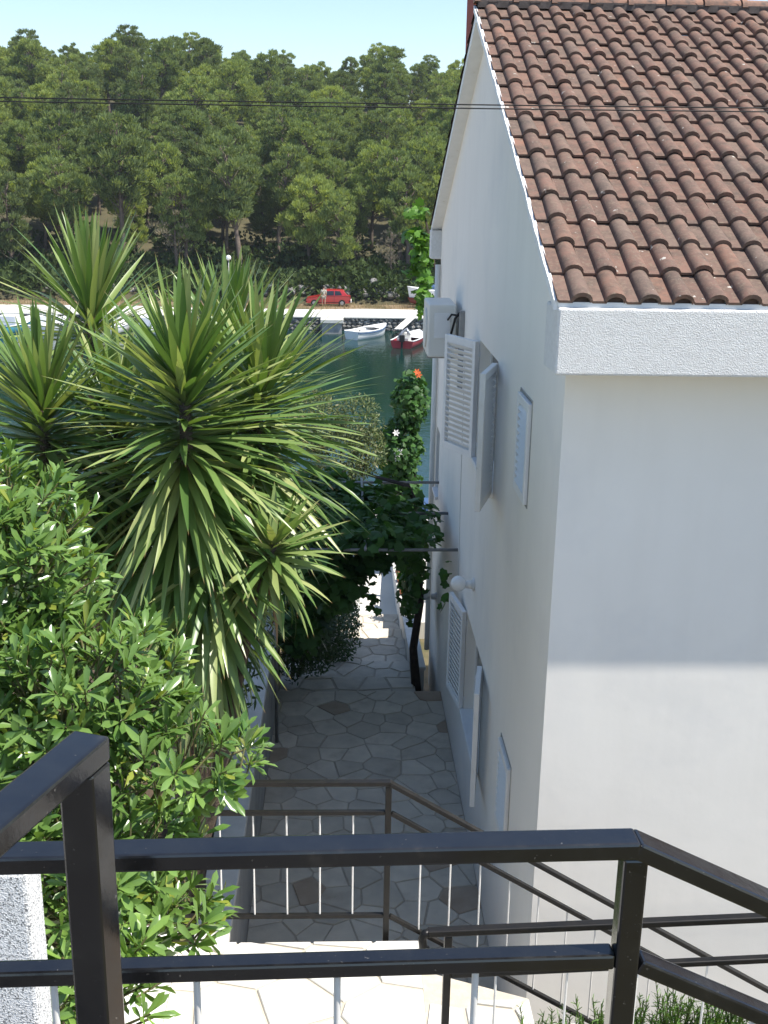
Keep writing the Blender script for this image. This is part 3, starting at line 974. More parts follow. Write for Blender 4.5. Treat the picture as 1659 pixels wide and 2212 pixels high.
# railing end on the left, nearer still
l_ = thing('end_railing', (-.285, 1.12, 10.35), 'black handrail end with thick post at the lower left corner', 'railing', 'black stair railings')
dl = Vector((-.33, -.94, 0)).normalized()
pl_ = Vector((-.283, 1.125, 0))
rail_beam('top_rail', pl_ + dl * -.02 + Vector((0, 0, 11.585)), pl_ + dl * 1.0 + Vector((0, 0, 11.585)), .046, .030, l_)
build('post', MB().beam(pl_ + Vector((0, 0, 10.34)), pl_ + Vector((0, 0, 11.569)), .044, .040, upv=tuple(dl)), 'black', l_, bevel=.004)
rail_beam('middle_rail', pl_ + dl * .022 + Vector((0, 0, 10.9)), pl_ + dl * 1.0 + Vector((0, 0, 10.9)), .03, .024, l_)
rail_beam('post', pl_ + dl * .96 + Vector((0, 0, 10.34)), pl_ + dl * .96 + Vector((0, 0, 11.569)), .04, .04, l_)
# far railing on the lower landing, continuing down the flight
f_ = thing('landing_railing', (0.28, 5.53, 8), 'black railing with thin white rods at the edge of the lower landing', 'railing', 'black stair railings')
Y = 5.53
px = .275
rail_beam('top_rail', (-.92, Y, 8.985), (px + .012, Y, 8.985), .042, .026, f_, 'black_matt')
rail_beam('middle_rail', (-.92, Y, 8.80), (px - .018, Y, 8.80), .03, .024, f_, 'black_matt')
rail_beam('bottom_rail', (-.92, Y, 8.13), (px - .018, Y, 8.13), .03, .024, f_, 'black_matt')
rail_beam('post', (px, Y, 7.6), (px, Y, 8.97), .034, .034, f_, 'black_matt')
rail_beam('post', (-.87, Y, 7.6), (-.87, Y, 8.97), .034, .034, f_, 'black_matt')
sl = -.612
for nm, z, wd in (('sloping_top_rail', 8.987, .042), ('sloping_middle_rail', 8.795, .03), ('sloping_bottom_rail', 8.125, .03)):
    rail_beam(nm, (px + (0 if 'top' in nm else .018), Y, z), (px + 3.3, Y, z + sl * 3.3), wd, .025, f_, 'black_matt')
rail_beam('post', (px + 3.2, Y, 5.0), (px + 3.2, Y, 8.97 + sl * 3.2), .034, .034, f_, 'black_matt')
balusters(f_, [((x, Y, 8.14), (x, Y, 8.79)) for x in [.08 - .186 * k for k in range(5)]])
balusters(f_, [((x, Y, 8.135 + sl * (x - px)), (x, Y, 8.785 + sl * (x - px))) for x in [.464 + .172 * k for k in range(17)]])
# middle railing
mm_ = thing('middle_railing', (.42, 3.72, 8), 'black level railing with curled end above the rosemary', 'railing', 'black stair railings')
ym = lambda x: 3.68 + .055 * (x - .42)
zt = 9.415
rail_beam('top_rail', (.345, ym(.345), zt), (2.6, ym(2.6), zt), .036, .026, mm_, 'black_matt')
build('curled_end', MB().tube([(.35, ym(.35), zt), (.332, ym(.33), zt - .006), (.325, ym(.33), zt - .03), (.328, ym(.33), zt - .07), (.345, ym(.34), zt - .08)], .017, 8), 'black_matt', mm_, smooth=True)
rail_beam('middle_rail', (.44, ym(.44), zt - .195), (2.6, ym(2.6), zt - .195), .03, .024, mm_, 'black_matt')
rail_beam('bottom_rail', (.44, ym(.44), 8.5), (2.6, ym(2.6), 8.5), .03, .024, mm_, 'black_matt')
rail_beam('post', (.425, ym(.425), 7.98), (.425, ym(.425), zt - .0135), .03, .03, mm_, 'black_matt')
rail_beam('post', (2.5, ym(2.5), 7.5), (2.5, ym(2.5), zt - .0135), .03, .03, mm_, 'black_matt')
balusters(mm_, [((x, ym(x), 8.51), (x, ym(x), zt - .206)) for x in [.62 + .285 * k for k in range(7)]])

# ------------------------------------------------------------------ overhead wires
for k, (dz, lab) in enumerate(((0, 'upper of the two black overhead wires across the picture'), (-.020, 'lower of the two black overhead wires across the picture'))):
    pts = []
    for i in range(25):
        x = -14 + i * 1.25
        pts.append((x, 6.0 + dz * 2, 12.552 + dz + .0009 * (x - .3) ** 2 + .006 * x))
    tag(build('overhead_wire', MB().tube(pts, .0032, 6), 'wire', smooth=True), lab, 'wire', 'overhead wires')

# ------------------------------------------------------------------ foliage helpers
def arr(mb):
    return np.array(mb.v, float), mb.f

def frame(d, nrm_hint, scale=1.0, wscale=1.0):
    d = Vector(d).normalized()
    h = Vector(nrm_hint)
    z = (h - d * h.dot(d))
    if z.length < 1e-4:
        z = d.orthogonal()
    z.normalize()
    x = d.cross(z)
    return Matrix(((x.x * scale * wscale, d.x * scale, z.x * scale, 0), (x.y * scale * wscale, d.y * scale, z.y * scale, 0),
                   (x.z * scale * wscale, d.z * scale, z.z * scale, 0), (0, 0, 0, 1)))

def join_copies(templates, mats):
    """many transformed copies of small templates in one MB, by numpy"""
    mb = MB()
    V, Fa = [], []
    o = 0
    tv = [(np.array(t.v, float), t.f) for t in templates]
    for k, mt in enumerate(mats):
        v, f = tv[k % len(tv)]
        a = np.array(mt)
        V.append(v @ a[:3, :3].T + a[:3, 3])
        for q_ in f:
            Fa.append(tuple(i + o for i in q_))
        o += len(v)
    mb.v = np.concatenate(V).tolist() if V else []
    mb.f = Fa
    return mb

def foliage(parent, templates, mats, m, n_parts=300, smooth=True, leaf='leaf', mass='foliage'):
    """the n_parts leaves that show largest become parts, the rest one mass"""
    mats = sorted(mats, key=lambda t: (t.translation - CAM).length)
    off = Vector(ORG[parent])
    mes = []
    for t in templates:
        me = t.mesh(leaf, smooth)
        me.materials.append(M[m])
        mes.append(me)
    for k, mt in enumerate(mats[:n_parts]):
        linked(leaf, mes[k % len(mes)], parent, Matrix.Translation(-off) @ mt)
    if len(mats) > n_parts:
        return build(mass, join_copies(templates, mats[n_parts:]), m, parent, smooth, recalc=False, kind='stuff')

def leaf_template(length, width, seg=4, fold=0.18, curl=0.1, shape=None):
    mb = MB()
    shape = shape or (lambda t: math.sin(math.pi * min(1, 0.04 + t * 0.96) ** 0.8) ** 0.8)
    for i in range(seg + 1):
        t = i / seg
        wv = max(0.0, shape(t)) * width / 2
        zz = -curl * length * t * t
        y = t * length
        mb.v += [(-wv, y, zz + wv * fold), (0, y, zz), (wv, y, zz + wv * fold)]
    for i in range(seg):
        a = i * 3
        mb.f += [(a, a + 1, a + 4, a + 3), (a + 1, a + 2, a + 5, a + 4)]
    return mb

def rnd_in_ellipsoid(rr, c, r, lo=0.0):
    while True:
        p = Vector((rr.uniform(-1, 1), rr.uniform(-1, 1), rr.uniform(-1, 1)))
        if lo < p.length < 1:
            return Vector((c[0] + p.x * r[0], c[1] + p.y * r[1], c[2] + p.z * r[2])), p

def rdir(rr):
    while True:
        p = Vector((rr.uniform(-1, 1), rr.uniform(-1, 1), rr.uniform(-1, 1)))
        if .1 < p.length < 1:
            return p.normalized()

# ------------------------------------------------------------------ yuccas
def yucca_leaf(droop, seed, width=0.062):
    rr = random.Random(seed)
    mb = MB()
    seg = 9
    y = z = 0.0
    a = 0.0
    tw = rr.uniform(-.25, .25)
    uv = []
    for i in range(seg + 1):
        t = i / seg
        wv = (0.62 + 0.38 * min(1, t / 0.3)) if t < 0.38 else max(0.0, 1 - ((t - .38) / .62) ** 1.6)
        wv *= width / 2
        c, s = math.cos(tw * t), math.sin(tw * t)
        fold = 0.34 * (1 - .5 * t)
        for sx in (-1, 0, 1):
            xx = sx * wv
            zz = abs(sx) * wv * fold
            mb.v.append((xx * c - zz * s, y, z + xx * s + zz * c))
            uv.append(((sx + 1) / 2, t))
        a = -droop * (t ** 1.5)
        y += math.cos(a) / seg
        z += math.sin(a) / seg
    for i in range(seg):
        k = i * 3
        mb.f += [(k, k + 1, k + 4, k + 3), (k + 1, k + 2, k + 5, k + 4)]
    me = mb.mesh('leaf', True)
    ul = me.uv_layers.new(name='UVMap')
    for lp in me.loops:
        ul.data[lp.index].uv = uv[lp.vertex_index]
    me.materials.append(M['yucca'])
    return me
LEAVES = [yucca_leaf(d, i, wd) for i, (d, wd) in enumerate([(0.0, .056), (0.1, .060), (0.22, .058), (0.35, .062), (0.6, .056), (1.0, .058), (.15, .052), (.3, .064)])]
DEAD = []
for i in range(3):
    me = yucca_leaf(0.5 + .3 * i, 40 + i, .05)
    me.materials.clear()
    me.materials.append(M['yucca_dead'])
    DEAD.append(me)

def leaf_mass(t, items):
    V, F, U = [], [], []
    for mt, li in items:
        me = LEAVES[li]
        o = len(V)
        V += [tuple(mt @ v.co) for v in me.vertices]
        F += [tuple(i + o for i in p.vertices) for p in me.polygons]
        uvd = me.uv_layers[0].data
        U += [tuple(uvd[l].uv) for p in me.polygons for l in p.loop_indices]
    mb = MB()
    mb.v, mb.f = V, F
    ob = build('leaves', mb, 'yucca', t, smooth=True, recalc=False, kind='stuff')
    ul = ob.data.uv_layers.new(name='UVMap')
    for k, uv in enumerate(U):
        ul.data[k].uv = uv
def yucca(base, tip, lean, nleaf, span, length, label, seed, trunk_r=.085, el=(86, -62), dead=10, bias=None, power=.8):
    rr = random.Random(seed)
    base, tip = Vector(base), Vector(tip)
    t = thing('yucca', base, label, 'yucca', 'yuccas in the garden')
    pts = [base.lerp(tip, k / 6) + Vector((math.sin(k * 1.3 + seed) * .03, math.cos(k * 1.7 + seed) * .03, 0)) * (1 if k < 6 else 0) for k in range(7)]
    build('trunk', MB().tube(pts, [trunk_r * (1.25 - .9 * k / 6) for k in range(7)], 10), 'yuccabark', t, smooth=True)
    axis = (tip - pts[4]).normalized()
    off = Vector(ORG[t])
    allm = []
    for k in range(nleaf):
        f = k / nleaf                     # 0 at the tip, 1 at the lowest leaves
        ff = f ** power
        p = tip - axis * (f * span)
        az = k * 2.39996 + rr.uniform(-.25, .25)
        e = R(el[0] + (el[1] - el[0]) * ff + rr.uniform(-11, 11))
        side = Vector((math.cos(az), math.sin(az), 0))
        d = side * math.cos(e) + (axis * .6 + Vector((0, 0, .4))) * math.sin(e) + Vector(lean) * .15
        ln = length * (0.72 + .34 * min(1, f * 3.0)) * rr.uniform(.86, 1.1) * (1 - .12 * f)
        mt = Matrix.Translation(p + side * trunk_r * .5) @ frame(d, Vector((0, 0, 1)) if abs(e) < R(75) else -side, ln, 1.0 / ln * (.92 + .2 * rr.random())) @ Matrix.Rotation(rr.uniform(-.35, .35), 4, 'Y')
        li = 0 if ff < .2 else rr.choice([1, 2, 6] if ff < .5 else [2, 3, 7, 4] if ff < .85 else [3, 4, 5])
        allm.append((mt, li))
    allm.sort(key=lambda q__: (q__[0].translation - CAM).length)
    for mt, li in allm[:290]:
        linked('leaf', LEAVES[li], t, Matrix.Translation(-off) @ mt)
    if len(allm) > 290:
        leaf_mass(t, allm[290:])
    for k in range(dead):
        az = rr.uniform(0, 6.28)
        side = Vector((math.cos(az), math.sin(az), 0))
        p = tip - axis * (span * rr.uniform(.85, 1.15)) + side * trunk_r
        d = side * rr.uniform(.15, .5) + Vector((0, 0, -1))
        linked('dry_leaf', rr.choice(DEAD), t, Matrix.Translation(p - off) @ frame(d, side, length * rr.uniform(.6, .95), 1.1))
    return t
yucca((-1.25, 8.1, 6.3), (-1.09, 7.75, 10.98), (0.05, -.15, 0), 520, 1.75, .95, 'largest yucca with a long skirt of drooping leaves, in the middle', 1, .1, el=(86, -78), dead=18, power=.62)
yucca((-1.35, 8.8, 6.3), (-.58, 8.5, 10.80), (.3, 0, 0), 380, 1.35, 1.0, 'yucca leaning towards the alley just right of the largest one', 2, .085, el=(82, -70), dead=12, power=.66)
yucca((-2.3, 8.4, 6.3), (-2.20, 8.25, 10.68), (-.1, -.1, 0), 420, 1.25, .92, 'yucca at the left edge of the picture above the glossy shrub', 3, .09, el=(86, -70), power=.66)
yucca((-2.4, 10.6, 6.3), (-2.30, 10.5, 11.12), (0, 0, 0), 130, .5, 1.0, 'tall yucca with a single upright head behind the others at upper left', 4, .09, el=(88, -8), dead=3, power=1.15)
yucca((-1.3, 7.9, 6.3), (-.46, 7.65, 9.72), (.35, -.1, 0), 90, .3, .58, 'small low yucca head hanging over the alley at lower right', 5, .06, el=(70, -45), dead=4)
yucca((-1.9, 8.9, 6.3), (-1.74, 8.7, 10.50), (0, 0, 0), 340, 1.3, .95, 'yucca half hidden between the left one and the largest one', 6, .085, el=(84, -66), power=.7)
yucca((-1.3, 8.0, 6.3), (-.92, 7.72, 9.55), (.1, -.2, 0), 270, .95, .90, 'short yucca with hanging dry leaves above the garden wall', 7, .075, el=(-8, -84), dead=34, power=.6)
yucca((-1.45, 9.6, 6.3), (-.95, 9.6, 10.95), (0, 0, 0), 280, 1.2, .95, 'yucca behind the largest one, its spiky top pointing up right of centre', 8, .08, el=(86, -50))

# ------------------------------------------------------------------ glossy pittosporum shrub at the left
def whorl_shrub(name, base, ells, nw, label, cat, seed, m, templates, n_parts, nl=(7, 11), lo=.35, upb=.6, twig=True, trunk='twig'):
    rr = random.Random(seed)
    t = thing(name, base, label, cat)
    mats = []
    tw = MB()
    vol = [e[1][0] * e[1][1] * e[1][2] for e in ells]
    cen = Vector(base)
    for k in range(nw):
        e = rr.choices(ells, vol)[0]
        p, q_ = rnd_in_ellipsoid(rr, e[0], e[1], lo)
        ax = (Vector((q_.x, q_.y, q_.z)) * .9 + Vector((0, 0, upb)) + rdir(rr) * .35).normalized()
        if twig:
            back = p - ax * .16
            tw.tube([back, p + ax * .02], [.006, .004], 4, False)
        n = rr.randint(*nl)
        for i in range(n):
            az = i * 2.4 + rr.uniform(-.3, .3)
            o1 = ax.orthogonal().normalized()
            o2 = ax.cross(o1)
            side = o1 * math.cos(az) + o2 * math.sin(az)
            el = R(rr.uniform(18, 68))
            d = side * math.cos(el) + ax * math.sin(el)
            pp = p - ax * (i / n) * .05
            mats.append(Matrix.Translation(pp) @ frame(d, ax + Vector((0, 0, .4)), rr.uniform(.72, 1.15)) @ Matrix.Rotation(rr.uniform(-.5, .5), 4, 'Y'))
    if twig:
        for e in ells:
            mid = Vector(e[0])
            tw.tube([cen, cen.lerp(mid, .5) + Vector((rr.uniform(-.1, .1), rr.uniform(-.1, .1), .1)), mid], [.035, .025, .012], 6, False)
        build('branches', tw, trunk, t, smooth=True, recalc=False)
    foliage(t, templates, mats, m, n_parts)
    return t
sp_ = lambda t: (t ** .75) * (1 if t < .72 else max(0, (1 - ((t - .72) / .28) ** 2.2))) * 1.05 + .03
PT = [leaf_template(.118, .034, 5, .35, c, sp_) for c in (.02, .12, .22, -.08)]
whorl_shrub('pittosporum', (-1.5, 4.7, 8.0), [((-1.80, 5.0, 10.42), (.72, .6, .62)), ((-1.22, 4.6, 9.98), (.56, .5, .42)), ((-.70, 4.38, 9.78), (.36, .36, .24)),
            ((-1.10, 4.1, 9.42), (.55, .5, .38)), ((-.66, 3.95, 9.32), (.20, .28, .2)), ((-1.7, 4.2, 9.6), (.6, .5, .5)), ((-.44, 4.30, 9.78), (.17, .14, .12)), ((-.86, 3.65, 9.22), (.26, .28, .24)), ((-1.15, 3.5, 9.05), (.3, .3, .3))],
            1450, 'bright green glossy-leaved shrub filling the left behind the handrail', 'shrub', 3, 'pitto', PT, 300)

# ------------------------------------------------------------------ other garden plants
def vine_leaf_template(s, c):
    """broad lobed leaf"""
    mb = MB()
    out = [(0, 0), (.32, -.06), (.52, .18), (.40, .36), (.56, .62), (.26, .70), (0, 1.0), (-.26, .70), (-.56, .62), (-.40, .36), (-.52, .18), (-.32, -.06)]
    mb.v = [(0, .4 * s, 0)] + [(x * s, y * s, -c * s * (x * x + (y - .4) ** 2)) for x, y in out]
    mb.f = [(0, i, i % 12 + 1) for i in range(1, 13)]
    return mb
VT = [vine_leaf_template(.125, c) for c in (.1, .35, .6)]
LT = [leaf_template(.10, .024, 3, .2, c) for c in (.05, .2)]
ST = [leaf_template(.055, .022, 2, .2, c) for c in (.05, .2)]
def cloud(rr, ells, n, lo, upb, size):
    vol = [e[1][0] * e[1][1] * e[1][2] for e in ells]
    out = []
    for k in range(n):
        e = rr.choices(ells, vol)[0]
        p, q_ = rnd_in_ellipsoid(rr, e[0], e[1], lo)
        d = (rdir(rr) + Vector((0, 0, -.3))).normalized()
        nh = (q_ * 1.0 + Vector((0, 0, upb)) + rdir(rr) * .5)
        out.append(Matrix.Translation(p) @ frame(d, nh, rr.uniform(*size)))
    return out
# vine over a pipe pergola
pg = thing('pergola', (.3, 15, 5), 'grey pipe frame across the alley carrying the grape vine', 'pergola')
for y, z in ((12.95, 7.86), (14.3, 7.92), (15.8, 7.94)):
    build('cross_pipe', MB().tube([(-.80, y, z - .01), (HX, y, z)], .021, 8), 'pipe', pg, smooth=True)
for x in (-.78, .3):
    build('long_pipe', MB().tube([(x, 12.8, 7.905), (x, 15.9, 7.965)], .018, 8), 'pipe', pg, smooth=True)
build('upright', MB().tube([(-.80, 13.0, 5.2), (-.80, 13.0, 7.84)], .022, 8), 'pipe', pg, smooth=True)
build('upright', MB().tube([(-.80, 15.8, 4.4), (-.80, 15.8, 7.92)], .022, 8), 'pipe', pg, smooth=True)
gv = thing('grape_vine', (1.13, 15.1, 5), 'dark grape vine climbing its trunk and roofing the alley', 'vine')
build('trunk', MB().tube([(1.13, 15.1, 4.95), (1.07, 15.15, 5.6), (1.16, 15.2, 6.3), (1.10, 15.25, 7.0), (1.15, 15.2, 7.6), (.95, 15.4, 8.0), (.4, 15.8, 8.05)],
      [.075, .06, .055, .05, .045, .035, .02], 9), 'vinebark', gv, smooth=True)
rr = random.Random(77)
vm_ = cloud(rr, [((.25, 14.3, 7.92), (1.10, 1.5, .13)), ((-.3, 15.2, 7.8), (.75, 1.6, .25)), ((.60, 13.15, 7.95), (.78, .3, .14)), ((-.40, 13.2, 7.60), (.52, .45, .40)),
                 ((-.05, 13.5, 7.30), (.42, .45, .42)), ((-.5, 13.9, 6.7), (.4, .6, .6)), ((.30, 13.6, 7.55), (.35, .4, .22))], 3400, 0, 1.2, (.8, 1.3))
vm_ += cloud(rr, [((1.27, 12.85, 7.50), (.07, .12, .38)), ((.85, 13.4, 7.65), (.2, .3, .22)), ((.40, 13.2, 7.10), (.12, .15, .25)), ((1.05, 15.0, 7.0), (.18, .3, .8)), ((.98, 14.6, 7.5), (.25, .3, .35)), ((1.05, 15.6, 6.4), (.2, .4, .6))], 420, 0, .4, (.7, 1.15))
foliage(gv, VT, vm_, 'vine', 300)
# climber with flowers at the far end of the house
cl = thing('flowering_climber', (1.55, 23, 4.0), 'leafy climber with an orange flower past the far end of the house', 'climber')
build('stem', MB().tube([(1.6, 22.9, 4.0), (1.55, 23, 6.0), (1.5, 23, 7.7)], [.05, .04, .02], 7), 'vinebark', cl, smooth=True)
rr = random.Random(78)
foliage(cl, VT, cloud(rr, [((1.44, 23.0, 7.75), (.40, .6, .65)), ((1.22, 23.0, 6.75), (.52, .7, .65)), ((1.26, 23.1, 5.7), (.48, .7, .85)), ((1.45, 23.3, 4.8), (.35, .5, .7))], 3400, 0, .9, (.7, 1.15)), 'vine', 120)
flower = MB()
for k in range(6):
    a = k * math.pi / 3
    flower.add([(0, 0, 0), (math.cos(a - .4) * .05, math.sin(a - .4) * .05, .02), (math.cos(a) * .085, math.sin(a) * .085, .015), (math.cos(a + .4) * .05, math.sin(a + .4) * .05, .02)], [(0, 1, 2, 3)])
fme_o, fme_w = flower.mesh('blossom'), flower.mesh('blossom')
fme_o.materials.append(M['petal_orange'])
fme_w.materials.append(M['petal_white'])
for (x, y, z, me) in ((1.53, 22.6, 8.42, fme_o), (1.56, 22.6, 8.36, fme_o), (1.12, 22.4, 6.82, fme_w), (1.16, 22.4, 6.76, fme_w), (1.22, 22.4, 6.80, fme_w), (1.12, 22.4, 7.2, fme_w), (1.15, 22.4, 6.66, fme_w)):
    linked('blossom', me, cl, Matrix.Translation((x - 1.55, y - 23, z - 4.0)) @ Matrix.Rotation(R(60), 4, 'X') @ Matrix.Scale(.95, 4))
# bright creeper hanging at the upper far corner
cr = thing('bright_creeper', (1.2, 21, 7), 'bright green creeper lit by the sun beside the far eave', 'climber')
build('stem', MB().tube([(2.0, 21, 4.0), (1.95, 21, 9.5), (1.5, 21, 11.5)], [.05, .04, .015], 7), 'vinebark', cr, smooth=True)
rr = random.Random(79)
foliage(cr, VT, cloud(rr, [((1.34, 21, 11.62), (.22, .3, .10)), ((1.30, 21, 11.22), (.26, .3, .12)), ((1.45, 21, 10.9), (.22, .4, .4)), ((1.22, 21, 10.45), (.10, .2, .12)), ((1.5, 21, 10.2), (.15, .4, .5))], 420, 0, .9, (.9, 1.4)), 'vine_bright', 110)
def bush(name, base, ells, n, label, m, T, seed, lo=.5, upb=.8, size=(.8, 1.3), parts=0, trunk='vinebark'):
    t = thing(name, base, label, 'bush')
    rr = random.Random(seed)
    st = MB()
    for e in ells:
        b0 = Vector(base)
        st.tube([b0, b0.lerp(Vector(e[0]), .6), Vector(e[0])], [.05, .03, .012], 6, False)
    build('stems', st, trunk, t, smooth=True, recalc=False)
    foliage(t, T, cloud(rr, ells, n, lo, upb, size), m, parts)
    return t
bush('oleander', (-.2, 19.6, 3.6), [((.30, 19.5, 8.06), (.46, .6, .50)), ((.0, 19.5, 7.5), (.66, .7, .65)), ((-.46, 19.7, 7.96), (.55, .7, .65)), ((.46, 19.4, 7.55), (.38, .5, .46)), ((.1, 19.6, 6.6), (.5, .6, .7))], 10000,
     'grey green fine-leaved bush right of the yuccas against the sea', 'olean', ST, 5, lo=.6, size=(.9, 1.5))
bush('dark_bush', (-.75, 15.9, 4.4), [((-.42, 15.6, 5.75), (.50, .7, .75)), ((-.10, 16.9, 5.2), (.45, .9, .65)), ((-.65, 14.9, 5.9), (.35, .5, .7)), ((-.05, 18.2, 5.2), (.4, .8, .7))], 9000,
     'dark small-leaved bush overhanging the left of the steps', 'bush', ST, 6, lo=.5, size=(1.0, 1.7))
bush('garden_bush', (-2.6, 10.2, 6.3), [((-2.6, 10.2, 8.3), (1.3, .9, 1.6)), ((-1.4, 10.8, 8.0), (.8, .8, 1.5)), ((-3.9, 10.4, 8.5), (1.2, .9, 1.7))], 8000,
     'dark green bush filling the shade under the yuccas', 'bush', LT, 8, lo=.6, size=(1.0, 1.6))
# rosemary in a planter by the middle railing
pb = thing('planter', (1.7, 4.1, 7.9), 'low concrete planter holding the rosemary', 'planter')
build('box', MB().box((.78, 3.86, 7.55), (2.9, 4.09, 8.38)).box((.78, 4.0905, 7.55), (2.9, 4.24, 8.34)), 'coping', pb)
rs = thing('rosemary', (1.7, 4.05, 8.3), 'feathery green rosemary along the bottom right behind the railings', 'shrub')
NT = [leaf_template(.034, .0065, 1, 0, 0, lambda t: 1 - .6 * t)]
rr = random.Random(90)
mats, stm = [], MB()
for k in range(1300):
    x = rr.uniform(.80, 2.85)
    y = rr.uniform(3.88, 4.22)
    h = rr.uniform(.16, .34) * (1 + .2 * math.sin(x * 5))
    ln = Vector((rr.uniform(-.3, .3), rr.uniform(-.3, .3), 1)).normalized()
    p0 = Vector((x, y, 8.32))
    stm.tube([p0, p0 + ln * h], [.004, .002], 3, False)
    for i in range(40):
        f = .2 + .8 * i / 40
        sd_ = rdir(rr)
        mats.append(Matrix.Translation(p0 + ln * h * f) @ frame(sd_ * .8 + ln * .8, sd_.orthogonal(), rr.uniform(.7, 1.2)))
build('stems', stm, 'twig', rs, recalc=False)
foliage(rs, NT, mats, 'rosemary', 0, smooth=False)
# pots on the lower parapet
for k, (y, lab) in enumerate(((19.6, 'nearer terracotta flower pot on the parapet'), (20.6, 'farther terracotta flower pot on the parapet'))):
    zz = 5.2 - (y - 15.4) * .1081
    t = thing('flower_pot', (1.18, y, zz), lab, 'flower pot', 'pots on the parapet')
    build('pot', MB().tube([(1.18, y, zz), (1.18, y, zz + .18), (1.18, y, zz + .2), (1.18, y, zz + .23)], [.07, .1, .115, .115], 14), 'terracotta', t, smooth=True)
    rr = random.Random(k)
    foliage(t, ST, cloud(rr, [((1.18, y, zz + .38), (.14, .14, .16))], 160, 0, .8, (1, 1.8)), 'vine', 0)

# ------------------------------------------------------------------ pine wood on the hill
def card(s, rr):
    """a small flat ragged tuft"""
    mb = MB()
    mb.v = [(-.30 * s, 0, 0), (.30 * s, 0, .05 * s), (.42 * s, .7 * s, 0), (.12 * s, .55 * s, .05 * s), (-.05 * s, 1.0 * s, .02 * s), (-.40 * s, .75 * s, 0)]
    mb.f = [(0, 1, 3, 5), (1, 2, 3), (5, 3, 4)]
    return mb
def sliver(w_, l_):
    mb = MB()
    mb.v = [(-w_ / 2, 0, 0), (w_ / 2, 0, 0), (w_ * .35, l_, .02), (-w_ * .2, l_ * .9, 0)]
    mb.f = [(0, 1, 2, 3)]
    return mb
PC = [sliver(.10, .34), sliver(.085, .42), sliver(.12, .27)]
def pine_proto(seed, H, RAD, low, bare=False):
    rr = random.Random(seed)
    tr = MB()
    lean = Vector((rr.uniform(-.12, .12), rr.uniform(-.12, .12), 0))
    def spine(t):
        return Vector((lean.x * H * t * t + .15 * math.sin(t * 5 + seed), lean.y * H * t * t + .15 * math.cos(t * 4 + seed), H * t))
    tr.tube([spine(k / 8 * .96) for k in range(9)], [H * .018 * (1.15 - k / 8) + .02 for k in range(9)], 7)
    mats = []
    ncl = int(52 if not bare else 26)
    for k in range(ncl):
        t = low + (1 - low) * (k + rr.random()) / ncl
        u = (t - low) / (1 - low)
        prof = (0.55 + 1.0 * u) if u < .45 else 1.0 * math.sqrt(max(0, 1 - ((u - .45) / .60) ** 2))
        az = k * 2.4 + rr.uniform(-.5, .5)
        rad = RAD * prof * rr.uniform(.35, 1.0)
        c = spine(t) + Vector((math.cos(az) * rad, math.sin(az) * rad, rr.uniform(-.2, .4)))
        s0 = spine(max(.05, t - .10 - .05 * rr.random()))
        tr.tube([s0, s0.lerp(c, .5) + Vector((0, 0, -.15)), c], [.05, .035, .015], 4, False)
        cr_ = rr.uniform(.48, 1.05) * (RAD / 3.0) * (1.0 - .35 * u)
        nc = int((360 if not bare else 60) * cr_ * cr_ / .7)
        for i in range(nc):
            d = rdir(rr)
            if d.z < -.25 and rr.random() < .7:
                d.z = -d.z
            p = c + Vector((d.x * cr_, d.y * cr_, d.z * cr_ * .68)) * (rr.random() ** .4)
            dd = (d * .7 + Vector((0, 0, .9)) + rdir(rr) * .5)
            mats.append(Matrix.Translation(p) @ frame(dd, d * 1.0 + Vector((0, 0, .35)) + rdir(rr) * .45, rr.uniform(.75, 1.35)))
    cm = join_copies(PC, mats).mesh('crown')
    cm.materials.append(M['pine'])
    tm = tr.mesh('trunk', True)
    tm.materials.append(M['trunk'])
    return tm, cm
PINES = [pine_proto(1, 9.5, 3.1, .36), pine_proto(2, 10.5, 2.7, .34), pine_proto(3, 8.5, 3.3, .30), pine_proto(4, 11.5, 3.0, .42), pine_proto(5, 9.0, 2.5, .25), pine_proto(6, 10.0, 3.4, .40), pine_proto(7, 12.0, 2.6, .45)]
DRY = pine_proto(9, 9.0, 2.4, .30, True)
dm = DRY[1].copy()
dm.materials.clear()
dm.materials.append(M['pine_dry'])
rr = random.Random(2024)
def pine(x, y, label, grp, sc, proto=None, dry=False):
    tm, cm = (DRY[0], dm) if dry else (proto or rr.choice(PINES))
    t = thing('pine_tree', (x, y, far_shore_height(x, y) - .15), label, 'tree', grp)
    t.scale = (sc * rr.uniform(.9, 1.12), sc * rr.uniform(.9, 1.12), sc)
    t.rotation_euler = (0, 0, rr.uniform(0, 6.28))
    linked('trunk', tm, t)
    linked('crown', cm, t)
def where(x, y):
    u = 740 + x / y * 2428
    a = ('at the far left of the picture' if u < 130 else 'above the tall upright yucca head' if u < 330 else 'above the largest yucca' if u < 560
         else 'above the red car' if u < 800 else 'beside the white gable')
    if y < 114:
        return 'tall front row pine by the shore road, ' + a, 'front row of pines'
    if y < 135:
        return 'pine low on the slope behind the front row, ' + a, 'pines low on the slope'
    if y < 165:
        return 'pine half way up the wooded slope, ' + a, 'pines half way up the slope'
    if y < 192:
        return 'pine high on the slope below the crest, ' + a, 'pines high on the slope'
    return 'pine on the crest against the sky, ' + a, 'pines on the crest'
y = 109.8
npine = 0
while y < 212:
    sp__ = 5.2 + (y - 109) * .004
    x = -.345 * y - 2 + rr.uniform(0, sp__)
    while x < .155 * y:
        xx, yy = x + rr.uniform(-1.5, 1.5), y + rr.uniform(-1.7, 1.7)
        lab, grp = where(xx, yy)
        sc = rr.uniform(.68, 1.08) * (1.0 if y < 185 else rr.uniform(.72, .95)) * (1.08 if y < 114 else .95)
        pine(xx, yy, lab, grp, sc)
        npine += 1
        x += sp__ * rr.uniform(.8, 1.2)
    y += 5.3 + (y - 109) * .012
